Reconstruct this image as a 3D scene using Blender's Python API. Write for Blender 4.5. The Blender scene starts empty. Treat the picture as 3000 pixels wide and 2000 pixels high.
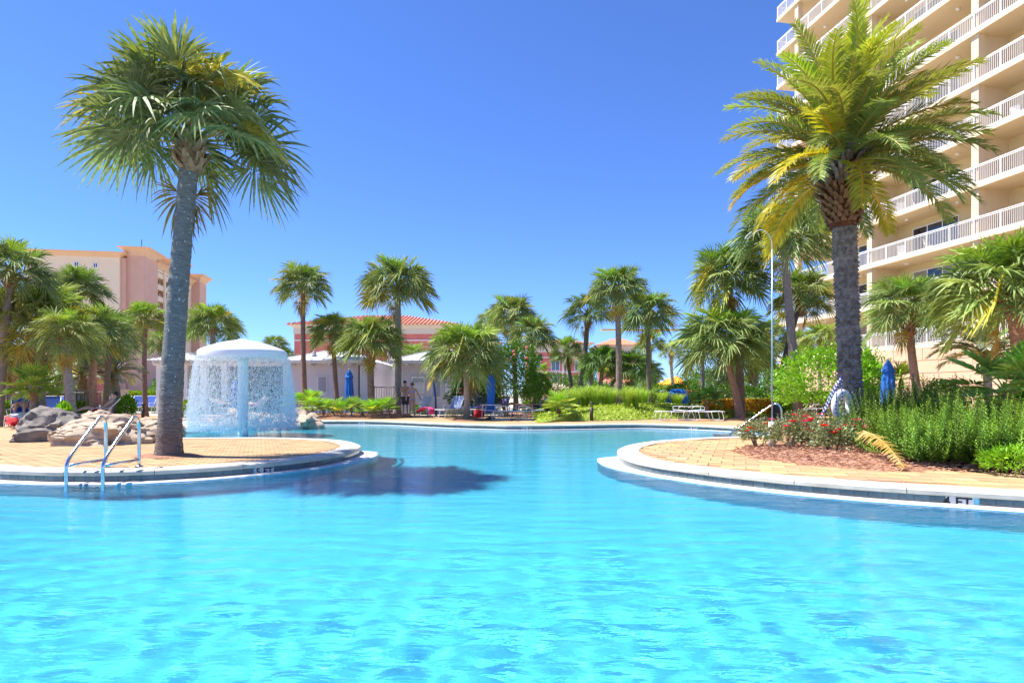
import bpy, bmesh, math, random
from mathutils import Vector, Matrix, noise
from mathutils.geometry import tessellate_polygon

# ------------------------------------------------------------------ camera, sky, sun, exposure
F, HZ, CAMZ = 1850.0, 1156.0, 1.05      # focal length in photo pixels, horizon row, eye height over the coping
R = math.radians
sc = bpy.context.scene
cam_d = bpy.data.cameras.new('camera'); cam = bpy.data.objects.new('camera', cam_d)
sc.collection.objects.link(cam); sc.camera = cam
cam.location = (0, 0, CAMZ); cam.rotation_euler = (R(90), 0, 0)
cam_d.sensor_width = 36; cam_d.lens = 36 * F / 3000; cam_d.shift_y = (HZ - 1000) / 3000
cam_d.clip_start = 0.05; cam_d.clip_end = 4000
SUN_EL, SUN_AZ = R(61), R(-83)
sunv = Vector((math.cos(SUN_EL) * math.sin(SUN_AZ), math.cos(SUN_EL) * math.cos(SUN_AZ), math.sin(SUN_EL)))
world = bpy.data.worlds.new('World'); sc.world = world; world.use_nodes = True
wn, wl = world.node_tree.nodes, world.node_tree.links
sky = wn.new('ShaderNodeTexSky'); sky.sky_type = 'NISHITA'; sky.sun_disc = False
sky.sun_elevation = SUN_EL; sky.sun_rotation = SUN_AZ
sky.air_density = 0.8; sky.dust_density = 0.0; sky.ozone_density = 10.0; sky.altitude = 0
tint = wn.new('ShaderNodeMix'); tint.data_type = 'RGBA'; tint.blend_type = 'MULTIPLY'; tint.inputs[0].default_value = 1
tint.inputs[7].default_value = (0.54, 0.61, 0.80, 1)
wl.new(sky.outputs[0], tint.inputs[6]); wl.new(tint.outputs[2], wn['Background'].inputs[0])
wn['Background'].inputs[1].default_value = 0.15
sun_d = bpy.data.lights.new('sun', 'SUN'); sun_d.energy = 4.8; sun_d.angle = R(0.53); sun_d.color = (1, 0.95, 0.86)
sun = bpy.data.objects.new('sun', sun_d); sc.collection.objects.link(sun)
sun.rotation_euler = sunv.to_track_quat('Z', 'Y').to_euler(); sun.location = (-40, 10, 60)
sc.view_settings.view_transform = 'Standard'; sc.view_settings.look = 'None'
sc.view_settings.exposure = 1.12; sc.view_settings.gamma = 1
sc.cycles.max_bounces = 8; sc.cycles.transparent_max_bounces = 16; sc.cycles.diffuse_bounces = 4
sc.cycles.glossy_bounces = 3; sc.cycles.transmission_bounces = 4; sc.cycles.volume_bounces = 0
sc.cycles.sample_clamp_indirect = 6; sc.cycles.use_denoising = True
sc.cycles.caustics_reflective = False; sc.cycles.caustics_refractive = True
sun_d.cycles.is_caustics_light = True

# ------------------------------------------------------------------ helpers
rnd = random.Random(7)
COL = sc.collection
def G(u, v, z=0.0):                      # photo pixel -> point on the level z
    Y = F * (CAMZ - z) / (v - HZ); return Vector(((u - 1500) * Y / F, Y, z))
def A(u, v, Y):                          # photo pixel -> point at distance Y
    return Vector(((u - 1500) * Y / F, Y, CAMZ - (v - HZ) * Y / F))
def tag(o, label, cat, group=None):
    o['label'] = label; o['category'] = cat
    if group: o['group'] = group
    return o
def empty(name, loc=(0, 0, 0), rz=0, parent=None):
    o = bpy.data.objects.new(name, None); COL.objects.link(o); o.location = loc; o.rotation_euler = (0, 0, rz)
    o.empty_display_size = 0.2; o.parent = parent
    return o
def inst(name, me, parent=None, loc=(0, 0, 0), rot=(0, 0, 0), sca=1, color=None):
    o = bpy.data.objects.new(name, me); COL.objects.link(o); o.parent = parent; o.location = loc; o.rotation_euler = rot
    o.scale = (sca, sca, sca) if isinstance(sca, (int, float)) else sca
    if color: o.color = (*color, 1)
    return o
def struct(o): o['kind'] = 'structure'; return o
def stuff(o): o['kind'] = 'stuff'; return o

class MB:
    """collects verts / faces; build() links them as one mesh object"""
    def __init__(s): s.v, s.f, s.m = [], [], []
    def add(s, vs, fs, mi=0):
        b = len(s.v); s.v += [tuple(p) for p in vs]
        s.f += [tuple(i + b for i in q) for q in fs]; s.m += [mi] * len(fs); return s
    def box(s, x0, x1, y0, y1, z0, z1, mi=0):
        return s.add([(x0,y0,z0),(x1,y0,z0),(x1,y1,z0),(x0,y1,z0),(x0,y0,z1),(x1,y0,z1),(x1,y1,z1),(x0,y1,z1)],
              [(0,3,2,1),(4,5,6,7),(0,1,5,4),(1,2,6,5),(2,3,7,6),(3,0,4,7)], mi)
    def tube(s, pts, rad, n=8, mi=0, caps=True):
        pts = [Vector(p) for p in pts]; m = len(pts)
        rad = rad if isinstance(rad, (list, tuple)) else [rad] * m
        vs, fs, up = [], [], None
        for i, p in enumerate(pts):
            d = (pts[min(i+1, m-1)] - pts[max(i-1, 0)])
            d = d.normalized() if d.length > 1e-9 else Vector((0,0,1))
            if up is None:
                up = Vector((0,0,1)) if abs(d.z) < .9 else Vector((1,0,0))
            x = d.cross(up)
            if x.length < 1e-6: x = d.cross(Vector((0.3,1,0.2)))
            x.normalize(); y = x.cross(d).normalized(); up = y
            for k in range(n):
                a = 2*math.pi*k/n; vs.append(p + (x*math.cos(a) + y*math.sin(a))*rad[i])
        for i in range(m-1):
            for k in range(n):
                fs.append((i*n+k, i*n+(k+1)%n, (i+1)*n+(k+1)%n, (i+1)*n+k))
        if caps: fs += [tuple(range(n-1,-1,-1)), tuple(range((m-1)*n, m*n))]
        return s.add(vs, fs, mi)
    def lathe(s, prof, n=24, c=(0,0,0), mi=0, fl=None, squash=1.0):
        vs, fs = [], []; m = len(prof)
        for r, z in prof:
            for k in range(n):
                a = 2*math.pi*k/n; q = r*(fl(a, z) if fl else 1)
                vs.append((c[0]+q*math.cos(a), c[1]+q*math.sin(a)*squash, c[2]+z))
        for i in range(m-1):
            for k in range(n): fs.append((i*n+k, i*n+(k+1)%n, (i+1)*n+(k+1)%n, (i+1)*n+k))
        fs += [tuple(range(n-1,-1,-1)), tuple(range((m-1)*n, m*n))]
        return s.add(vs, fs, mi)
    def ball(s, c, r, n=10, mi=0):
        r = r if isinstance(r, (tuple, list)) else (r, r, r)
        vs, fs = [], []; k2 = n//2
        for i in range(k2+1):
            t = math.pi*i/k2
            for k in range(n):
                a = 2*math.pi*k/n
                vs.append((c[0]+r[0]*math.sin(t)*math.cos(a), c[1]+r[1]*math.sin(t)*math.sin(a), c[2]+r[2]*math.cos(t)))
        for i in range(k2):
            for k in range(n): fs.append((i*n+k, (i+1)*n+k, (i+1)*n+(k+1)%n, i*n+(k+1)%n))
        return s.add(vs, fs, mi)
    def mesh(s, name, mat, smooth=False):
        me = bpy.data.meshes.new(name); me.from_pydata(s.v, [], s.f)
        for q in (mat if isinstance(mat, (list, tuple)) else [mat]): me.materials.append(q)
        if any(s.m): me.polygons.foreach_set('material_index', s.m)
        if smooth: me.polygons.foreach_set('use_smooth', [True]*len(me.polygons))
        me.update(); return me
    def build(s, name, mat, parent=None, smooth=False, loc=(0,0,0), rot=(0,0,0)):
        return inst(name, s.mesh(name, mat, smooth), parent, loc, rot)

def crom(pts, n=8, closed=False):
    pts = [Vector(p) for p in pts]; out = []; m = len(pts)
    for i in range(m if closed else m-1):
        p0, p1, p2, p3 = (pts[(i-1) % m] if closed or i else pts[0]*2-pts[1], pts[i % m], pts[(i+1) % m],
                          pts[(i+2) % m] if closed or i+2 < m else pts[-1]*2-pts[-2])
        for k in range(n):
            t = k/n
            out.append(.5*((2*p1)+(p2-p0)*t+(2*p0-5*p1+4*p2-p3)*t*t+(3*p1-p0-3*p2+p3)*t**3))
    if not closed: out.append(pts[-1])
    return out
def resample(pts, step):
    out = [pts[0].copy()]; acc = 0.0
    for a, b in zip(pts, pts[1:]):
        L = (b-a).length; d = step-acc
        while d <= L:
            out.append(a.lerp(b, d/L)); d += step
        acc = (acc+L) % step if L else acc
        acc = L-(d-step) if True else acc
    return out
def inside(p, poly):
    x, y, c = p[0], p[1], False
    j = len(poly)-1
    for i in range(len(poly)):
        xi, yi, xj, yj = poly[i][0], poly[i][1], poly[j][0], poly[j][1]
        if (yi > y) != (yj > y) and x < (xj-xi)*(y-yi)/(yj-yi)+xi: c = not c
        j = i
    return c

# ------------------------------------------------------------------ materials
def mk(name, c, c2=None, scale=6.0, rough=0.6, bump=0.0, bscale=None, metal=0.0, spec=0.4, objcol=False, rand=0.0, detail=4.0,
       trans=0.0, stretch=None, emit=None, coat=0.0):
    m = bpy.data.materials.new(name); m.use_nodes = True
    n, l = m.node_tree.nodes, m.node_tree.links; p = n['Principled BSDF']
    p.inputs['Roughness'].default_value = rough; p.inputs['Metallic'].default_value = metal
    p.inputs['Specular IOR Level'].default_value = spec
    if coat: p.inputs['Coat Weight'].default_value = coat
    tc = n.new('ShaderNodeTexCoord'); co = tc.outputs['Object']
    if stretch:
        mp = n.new('ShaderNodeMapping'); mp.inputs['Scale'].default_value = stretch
        l.new(co, mp.inputs[0]); co = mp.outputs[0]
    out = None
    if c2 is not None:
        t = n.new('ShaderNodeTexNoise'); t.inputs['Scale'].default_value = scale; t.inputs['Detail'].default_value = detail
        t.inputs['Roughness'].default_value = 0.6
        r = n.new('ShaderNodeValToRGB'); r.color_ramp.elements[0].position = .34; r.color_ramp.elements[1].position = .66
        r.color_ramp.elements[0].color = (*c, 1); r.color_ramp.elements[1].color = (*c2, 1)
        l.new(co, t.inputs[0]); l.new(t.outputs[0], r.inputs[0]); out = r.outputs[0]
    if objcol or rand:
        oi = n.new('ShaderNodeObjectInfo')
    if objcol:
        x = n.new('ShaderNodeMix'); x.data_type = 'RGBA'; x.blend_type = 'MULTIPLY'; x.inputs[0].default_value = 1
        if out: l.new(out, x.inputs[6])
        else: x.inputs[6].default_value = (*c, 1)
        l.new(oi.outputs['Color'], x.inputs[7]); out = x.outputs[2]
    if rand:
        h = n.new('ShaderNodeHueSaturation'); mr = n.new('ShaderNodeMapRange')
        mr.inputs[3].default_value = 1-rand; mr.inputs[4].default_value = 1+rand
        l.new(oi.outputs['Random'], mr.inputs[0]); l.new(mr.outputs[0], h.inputs['Value'])
        mh = n.new('ShaderNodeMapRange'); mh.inputs[3].default_value = .5-rand*.08; mh.inputs[4].default_value = .5+rand*.06
        ml = n.new('ShaderNodeMath'); ml.operation = 'FRACT'; m7 = n.new('ShaderNodeMath'); m7.operation = 'MULTIPLY'; m7.inputs[1].default_value = 7.13
        l.new(oi.outputs['Random'], m7.inputs[0]); l.new(m7.outputs[0], ml.inputs[0]); l.new(ml.outputs[0], mh.inputs[0]); l.new(mh.outputs[0], h.inputs['Hue'])
        if out: l.new(out, h.inputs['Color'])
        else: h.inputs['Color'].default_value = (*c, 1)
        out = h.outputs[0]
    if out: l.new(out, p.inputs['Base Color'])
    else: p.inputs['Base Color'].default_value = (*c, 1)
    if bump:
        b = n.new('ShaderNodeBump'); b.inputs['Strength'].default_value = bump; b.inputs['Distance'].default_value = 0.02
        t2 = n.new('ShaderNodeTexNoise'); t2.inputs['Scale'].default_value = bscale or scale*4; t2.inputs['Detail'].default_value = 5
        l.new(co, t2.inputs[0]); l.new(t2.outputs[0], b.inputs['Height']); l.new(b.outputs[0], p.inputs['Normal'])
    if trans:
        ts = n.new('ShaderNodeBsdfTranslucent'); mx = n.new('ShaderNodeMixShader'); mx.inputs[0].default_value = trans
        if out:
            g = n.new('ShaderNodeMix'); g.data_type = 'RGBA'; g.blend_type = 'MULTIPLY'; g.inputs[0].default_value = 1
            g.inputs[7].default_value = (1.25, 1.15, .5, 1); l.new(out, g.inputs[6]); l.new(g.outputs[2], ts.inputs[0])
        else: ts.inputs[0].default_value = (*c, 1)
        l.new(p.outputs[0], mx.inputs[1]); l.new(ts.outputs[0], mx.inputs[2])
        l.new(mx.outputs[0], n['Material Output'].inputs[0])
    if emit:
        p.inputs['Emission Color'].default_value = (*c, 1); p.inputs['Emission Strength'].default_value = emit
    return m

M = {}
M['sabal'] = mk('sabal_leaf', (.13,.195,.05), (.31,.375,.145), 9, .58, trans=.26, objcol=True, rand=.28, spec=.3)
M['date'] = mk('date_leaf', (.20,.25,.045), (.31,.34,.085), 4, .42, trans=.38, objcol=True, rand=.22, spec=.45)
M['silver'] = mk('silver_leaf', (.24,.31,.22), (.36,.43,.33), 5, .42, trans=.25, objcol=True, rand=.2)
M['petiole'] = mk('petiole', (.22,.24,.07), (.30,.26,.08), 5, .5, objcol=True)
M['rachis'] = mk('rachis', (.42,.26,.04), (.30,.25,.05), 3, .5, objcol=True)
M['trunk'] = mk('palm_trunk', (.17,.15,.13), (.36,.32,.28), 7, .9, bump=.7, bscale=18, objcol=True, stretch=(1,1,4.5))
M['trunk_speck'] = mk('palm_trunk_speck', (.17,.165,.155), (.36,.345,.32), 9, .9, bump=1.0, bscale=14, objcol=True, stretch=(1,1,5))
def speck_trunk():
    m = M['trunk_speck']; n, l = m.node_tree.nodes, m.node_tree.links; p = n['Principled BSDF']; src = p.inputs['Base Color'].links[0].from_socket
    tc = n.new('ShaderNodeTexCoord'); t = n.new('ShaderNodeTexNoise'); t.inputs['Scale'].default_value = 26; t.inputs['Detail'].default_value = 1
    r = n.new('ShaderNodeValToRGB'); r.color_ramp.elements[0].position = .70; r.color_ramp.elements[1].position = .73
    mx = n.new('ShaderNodeMix'); mx.data_type = 'RGBA'; mx.inputs[7].default_value = (.62, .64, .64, 1)
    l.new(tc.outputs['Object'], t.inputs[0]); l.new(t.outputs[0], r.inputs[0]); l.new(r.outputs[0], mx.inputs[0]); l.new(src, mx.inputs[6])
    # brown, bark-shedding foot and fibre-brown neck
    sx = n.new('ShaderNodeSeparateXYZ'); l.new(tc.outputs['Object'], sx.inputs[0]); mr = n.new('ShaderNodeMapRange'); mr.inputs[1].default_value = .2; mr.inputs[2].default_value = 1.9; mr.inputs[3].default_value = 1; mr.inputs[4].default_value = 0
    t2 = n.new('ShaderNodeTexNoise'); t2.inputs['Scale'].default_value = 3; ad = n.new('ShaderNodeMath'); ad.operation = 'MULTIPLY_ADD'; ad.inputs[1].default_value = 1.2; l.new(t2.outputs[0], ad.inputs[0]); l.new(sx.outputs[2], ad.inputs[2]); l.new(tc.outputs['Object'], t2.inputs[0]); l.new(ad.outputs[0], mr.inputs[0])
    mb_ = n.new('ShaderNodeMix'); mb_.data_type = 'RGBA'; mb_.blend_type = 'MULTIPLY'; mb_.inputs[7].default_value = (.95, .62, .52, 1); l.new(mr.outputs[0], mb_.inputs[0]); l.new(mx.outputs[2], mb_.inputs[6]); l.new(mb_.outputs[2], p.inputs['Base Color'])
speck_trunk()
M['date_trunk'] = mk('date_trunk', (.10,.085,.072), (.28,.245,.215), 9, .9, bump=.6, bscale=30)
M['boot'] = mk('leaf_boot', (.20,.115,.055), (.36,.25,.15), 9, .85, bump=.4, objcol=True, rand=.2)
M['boot_dark'] = mk('leaf_boot_dark', (.09,.045,.02), (.24,.13,.06), 9, .85, bump=.4)
M['fibre'] = mk('palm_fibre', (.07,.02,.008), (.16,.055,.02), 14, .95, bump=.9)
M['coping'] = mk('coping_concrete', (.46,.42,.34), (.62,.58,.49), 2.2, .75, bump=.2, bscale=60, detail=9)
M['paver'] = mk('clay_paver', (.40,.235,.115), (.55,.36,.195), 2.6, .8, bump=.2, bscale=60, objcol=True, rand=.13, detail=8)
M['deck'] = mk('deck_base', (.39,.23,.12), (.49,.30,.165), 1.3, .85, bump=.2, bscale=25)
M['tile'] = mk('waterline_tile', (.075,.11,.125), (.12,.16,.18), 18, .16, objcol=True, rand=.18, spec=.6)
M['tile_white'] = mk('marker_tile', (.62,.60,.60), None, rough=.2)
M['black'] = mk('black_paint', (.012,.012,.014), None, rough=.45)
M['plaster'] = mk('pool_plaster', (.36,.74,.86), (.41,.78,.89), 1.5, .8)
M['poolwall'] = mk('pool_wall_plaster', (.20,.62,.80), (.25,.67,.84), 1.5, .8)  # light scattered by the water is put into this bluer wall colour
M['ledge'] = mk('pool_ledge', (.50,.49,.46), (.60,.59,.56), 8, .55, bump=.1)
M['white'] = mk('white_paint', (.78,.78,.77), None, rough=.45)
M['mush'] = mk('fibreglass_white', (.80,.81,.82), (.74,.78,.80), 4, .3, coat=.3)
M['mush_post'] = mk('fibreglass_pale_blue', (.70,.80,.82), (.76,.84,.85), 3, .28, coat=.3)
M['steel'] = mk('stainless', (.62,.64,.66), None, rough=.18, metal=1.0)
M['alu'] = mk('white_aluminium', (.76,.76,.74), None, rough=.35)
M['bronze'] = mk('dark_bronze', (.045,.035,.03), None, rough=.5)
M['sling'] = mk('blue_sling', (.27,.38,.74), (.31,.42,.78), 60, .7, trans=.45)
M['sling_dark'] = mk('navy_sling', (.03,.10,.48), (.045,.13,.54), 60, .7, trans=.3)
M['umb'] = mk('blue_canvas', (.035,.19,.72), (.045,.23,.78), 10, .8, trans=.3)
M['mulch'] = mk('pine_straw', (.23,.105,.06), (.40,.22,.14), 14, .95, bump=1.0, bscale=50)
M['straw'] = mk('straw_needle', (.42,.21,.12), (.60,.36,.24), 9, .8)
M['lawn'] = mk('lawn_soil', (.19,.27,.03), (.27,.35,.045), 5, .95, bump=.6)
M['grass'] = mk('grass_blade', (.24,.40,.03), (.38,.52,.07), 5, .5, trans=.3, objcol=True, rand=.15)
M['cover'] = mk('groundcover_leaf', (.27,.40,.03), (.40,.50,.06), 8, .5, trans=.3)
M['leafG'] = mk('bush_leaf', (.08,.16,.02), (.16,.27,.04), 5, .38, trans=.25, objcol=True, rand=.12)
M['rosem'] = mk('rosemary_leaf', (.075,.17,.02), (.16,.29,.04), 3, .55, trans=.2, objcol=True, rand=.2)
M['roseleaf'] = mk('rose_leaf', (.17,.21,.08), (.28,.31,.15), 8, .4, trans=.2)
M['stem'] = mk('woody_stem', (.11,.075,.05), (.2,.15,.1), 8, .9)
M['red'] = mk('red_petal', (.85,.03,.03), None, rough=.6, trans=.2)
M['pink'] = mk('pink_petal', (.88,.08,.2), None, rough=.6, trans=.2)
M['salmon'] = mk('salmon_petal', (.80,.28,.25), None, rough=.6, trans=.2)
M['croton'] = mk('croton_leaf', (.52,.42,.03), (.66,.30,.04), 3, .45, trans=.25, objcol=True)
M['dry'] = mk('dry_frond', (.55,.30,.05), (.62,.42,.16), 3, .7, trans=.2)
M['rock'] = mk('tan_rock', (.33,.25,.175), (.49,.39,.29), 3.2, .85, bump=.8, bscale=9)
M['rockD'] = mk('grey_rock', (.13,.115,.10), (.27,.235,.205), 2.4, .8, bump=.8, bscale=9)
M['skin'] = mk('skin_fair', (.68,.42,.30), (.72,.46,.33), 5, .5)
M['skinT'] = mk('skin_tan', (.58,.32,.20), (.63,.36,.23), 5, .5)
M['hair'] = mk('dark_hair', (.02,.014,.01), None, rough=.5)
M['hairB'] = mk('brown_hair', (.14,.06,.025), None, rough=.5)
M['redcloth'] = mk('red_cloth', (.62,.02,.03), None, rough=.8)
M['magenta'] = mk('magenta_towel', (.42,.02,.14), (.55,.06,.2), 20, .9)
M['purple'] = mk('purple_towel', (.20,.12,.5), (.12,.16,.62), 6, .9, stretch=(3,1,.2))
M['whitecloth'] = mk('white_cloth', (.75,.75,.75), None, rough=.9)
M['mintcloth'] = mk('mint_cloth', (.5,.66,.58), None, rough=.9)
M['lblue'] = mk('light_blue_cloth', (.28,.45,.72), None, rough=.8)
M['greycloth'] = mk('grey_cloth', (.08,.08,.09), None, rough=.8)
M['siding'] = mk('lavender_siding', (.64,.60,.63), (.68,.63,.66), 3, .7)
M['trim'] = mk('white_trim', (.74,.72,.70), None, rough=.6)
M['shutter'] = mk('grey_louvre', (.34,.33,.40), None, rough=.6)
M['metalroof'] = mk('standing_seam', (.66,.68,.72), (.70,.72,.75), 2, .45)
M['stuccoR'] = mk('red_stucco', (.56,.16,.14), (.62,.19,.16), 1, .9)
M['stuccoP'] = mk('pink_stucco', (.78,.62,.43), (.81,.65,.46), .5, .9)
M['stuccoPD'] = mk('brown_pink_stucco', (.62,.37,.27), (.66,.40,.30), .5, .9)
M['stuccoO'] = mk('peach_cornice', (.66,.42,.25), (.69,.45,.28), .5, .9)
M['cream'] = mk('cream_stucco', (.66,.53,.36), (.69,.56,.39), .5, .9)
M['creamD'] = mk('cream_wall', (.68,.55,.31), (.70,.57,.34), .5, .9)
M['peach'] = mk('peach_wall', (.66,.43,.29), (.69,.46,.31), .7, .9)
M['eave'] = mk('eave_cream', (.62,.54,.46), None, rough=.8)
M['rooftile'] = mk('clay_roof', (.46,.16,.09), (.60,.28,.18), 2.5, .85, bump=.3, rand=.12)
M['glass'] = mk('dark_glass', (.018,.026,.035), None, rough=.06, spec=.8)
M['glassB'] = mk('blue_glass', (.07,.12,.2), None, rough=.08, spec=.8)
M['curtain'] = mk('curtained_glass', (.30,.28,.24), (.20,.19,.17), 2.0, .15, spec=.7, stretch=(12,1,.3))
M['awning'] = mk('navy_awning', (.02,.018,.035), None, rough=.8)
M['yellow'] = mk('yellow_paint', (.72,.42,.05), None, rough=.5)
M['orange'] = mk('orange_canvas', (.80,.24,.02), None, rough=.8, trans=.2)
M['yellowc'] = mk('yellow_canvas', (.85,.50,.03), None, rough=.8, trans=.2)
M['beige'] = mk('beige_canvas', (.62,.48,.36), None, rough=.8)
M['greenmetal'] = mk('green_iron', (.018,.03,.022), None, rough=.5)
M['groundm'] = mk('ground_sand_bounce', (.40,.36,.29), (.50,.45,.37), .5, .95)  # sandy tone made pale so the ground bounces warm light onto walls
M['hedgesoil'] = mk('bed_soil', (.12,.07,.04), (.2,.12,.07), 4, .95)
M['ropeB'] = mk('blue_rope', (.02,.05,.32), None, rough=.9)
M['ropeW'] = mk('white_rope', (.72,.73,.76), None, rough=.9)
M['pvc'] = mk('white_post', (.70,.68,.62), (.55,.50,.42), 5, .5)
M['bluepost'] = mk('blue_post', (.03,.14,.42), None, rough=.4)
M['polebl'] = mk('pale_blue_pole', (.42,.58,.70), None, rough=.3, metal=.3)
M['drop'] = mk('water_drop', (.90,.93,.95), None, rough=.2, spec=.9, trans=.5)
M['beach'] = mk('beach_entry', (.68,.65,.58), (.74,.71,.64), 3, .8)

def water_mat():
    m = bpy.data.materials.new('pool_water'); m.use_nodes = True
    n, l = m.node_tree.nodes, m.node_tree.links; n.remove(n['Principled BSDF'])
    tc = n.new('ShaderNodeTexCoord')
    def nz(scale, detail, st, dist=0.0):
        mp = n.new('ShaderNodeMapping'); mp.inputs['Scale'].default_value = st; mp.inputs['Rotation'].default_value = (0, 0, .25)
        t = n.new('ShaderNodeTexNoise'); t.inputs['Scale'].default_value = scale; t.inputs['Detail'].default_value = detail
        t.inputs['Distortion'].default_value = dist
        l.new(tc.outputs['Object'], mp.inputs[0]); l.new(mp.outputs[0], t.inputs[0]); return t.outputs[0]
    def math_(op, a, b):
        q = n.new('ShaderNodeMath'); q.operation = op
        for i, x in enumerate((a, b)):
            if isinstance(x, (int, float)): q.inputs[i].default_value = x
            else: l.new(x, q.inputs[i])
        return q.outputs[0]
    h = math_('ADD', math_('MULTIPLY', nz(3.2, 2, (.6, 1.6, 1), .6), .5), math_('MULTIPLY', nz(9, 3, (.6, 1.5, 1), .8), .34))
    h = math_('ADD', h, math_('MULTIPLY', nz(26, 2, (.7, 1.3, 1)), .12))
    b = n.new('ShaderNodeBump'); b.inputs['Strength'].default_value = .42; b.inputs['Distance'].default_value = .03
    l.new(h, b.inputs['Height'])
    gl = n.new('ShaderNodeBsdfGlossy'); gl.inputs['Roughness'].default_value = .04; l.new(b.outputs[0], gl.inputs['Normal'])
    tr = n.new('ShaderNodeBsdfRefraction'); tr.inputs['IOR'].default_value = 1.33; tr.inputs['Roughness'].default_value = 0.0
    tr.inputs['Color'].default_value = (.45, .89, 1.0, 1); l.new(b.outputs[0], tr.inputs['Normal'])
    fr = n.new('ShaderNodeFresnel'); fr.inputs['IOR'].default_value = 1.33; l.new(b.outputs[0], fr.inputs['Normal'])
    mx = n.new('ShaderNodeMixShader'); l.new(fr.outputs[0], mx.inputs[0]); l.new(tr.outputs[0], mx.inputs[1]); l.new(gl.outputs[0], mx.inputs[2])
    l.new(mx.outputs[0], n['Material Output'].inputs['Surface'])
    return m
M['water'] = water_mat()

# ------------------------------------------------------------------ the pool and the ground
WZ = -0.168
def px(lst, n=6): return crom([G(u, v) for u, v in lst], n)
LEFT = px([(457,1281),(537,1281),(658,1280.6),(764,1280),(869,1282),(948,1284.6),(1014,1290),(1051,1300),(1057.5,1305.7),(1048,1312),
           (1014,1323),(948,1336),(843,1349),(737,1358),(605,1367.6),(500,1373),(434,1376),(319,1379),(230,1379),(153,1379),(76,1376.5),(0,1374)])
lx = [Vector((-8.15,9.35,0)), Vector((-9.0,10.3,0)), Vector((-9.9,11.3,0)), Vector((-11.2,12.0,0)), Vector((-13,12.3,0))]
LEFT = LEFT[:-1] + crom([LEFT[-1]] + lx, 6)
rx = [Vector((12,3.6,0)), Vector((9.6,4.7,0)), Vector((7.3,5.75,0))]
RIGHT = px([(3000,1447),(2877,1440),(2788,1434.5),(2702,1430),(2550,1420.5),(2419,1411),(2300,1401.5),(2199,1391.5),(2097,1381),(2013,1370.5),
            (1931,1360),(1865,1347.6),(1829,1336),(1814,1327),(1808,1319.5),(1814,1312),(1837,1303),(1883,1294),(1957,1287),(2046,1281),(2148,1277.4),(2235,1274.5)])
RIGHT = crom(rx + [RIGHT[0]], 6)[:-1] + RIGHT
ENDR = [G(2262,1271), G(2268,1265), G(2250,1259)]
FAR = px([(2225,1256),(2186,1253),(2106,1247.6),(2010,1243.8),(1899,1241.3),(1819,1241.3),(1659,1243.8),(1500,1244.9),(1424,1243),(1328,1240.6),
          (1233,1236.8),(1137,1233),(1041,1231.7),(907,1231.7)])
ROCKS = [G(895,1240), G(800,1243), G(700,1244), G(612,1246)]
BEACH = [G(560,1251), G(500,1256), G(440,1264), G(420,1274)]
POOL = [Vector((-13,1.6,0)), Vector((12,1.6,0))] + RIGHT + ENDR + FAR + ROCKS + BEACH + LEFT
def sheet(name, outer, hole, z, mat):
    polys = [[Vector((p[0], p[1], 0)) for p in outer]] + ([[Vector((p[0], p[1], 0)) for p in hole]] if hole else [])
    tris = tessellate_polygon(polys); vs = [q for pl in polys for q in pl]
    me = bpy.data.meshes.new(name); me.from_pydata([(q.x, q.y, z) for q in vs], [], [tuple(t) for t in tris]); me.materials.append(mat)
    bm = bmesh.new(); bm.from_mesh(me); bmesh.ops.recalc_face_normals(bm, faces=bm.faces)
    for f in bm.faces:
        if f.normal.z < 0: f.normal_flip()
    bm.to_mesh(me); bm.free()
    return struct(inst(name, me))
def rect(x0, x1, y0, y1): return [(x0,y0),(x1,y0),(x1,y1),(x0,y1)]
sheet('ground', rect(-900,900,-200,2500), POOL, -.05, M['groundm'])
sheet('pool_deck', rect(-34,30,-4,33), POOL, -.024, M['deck'])
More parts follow.
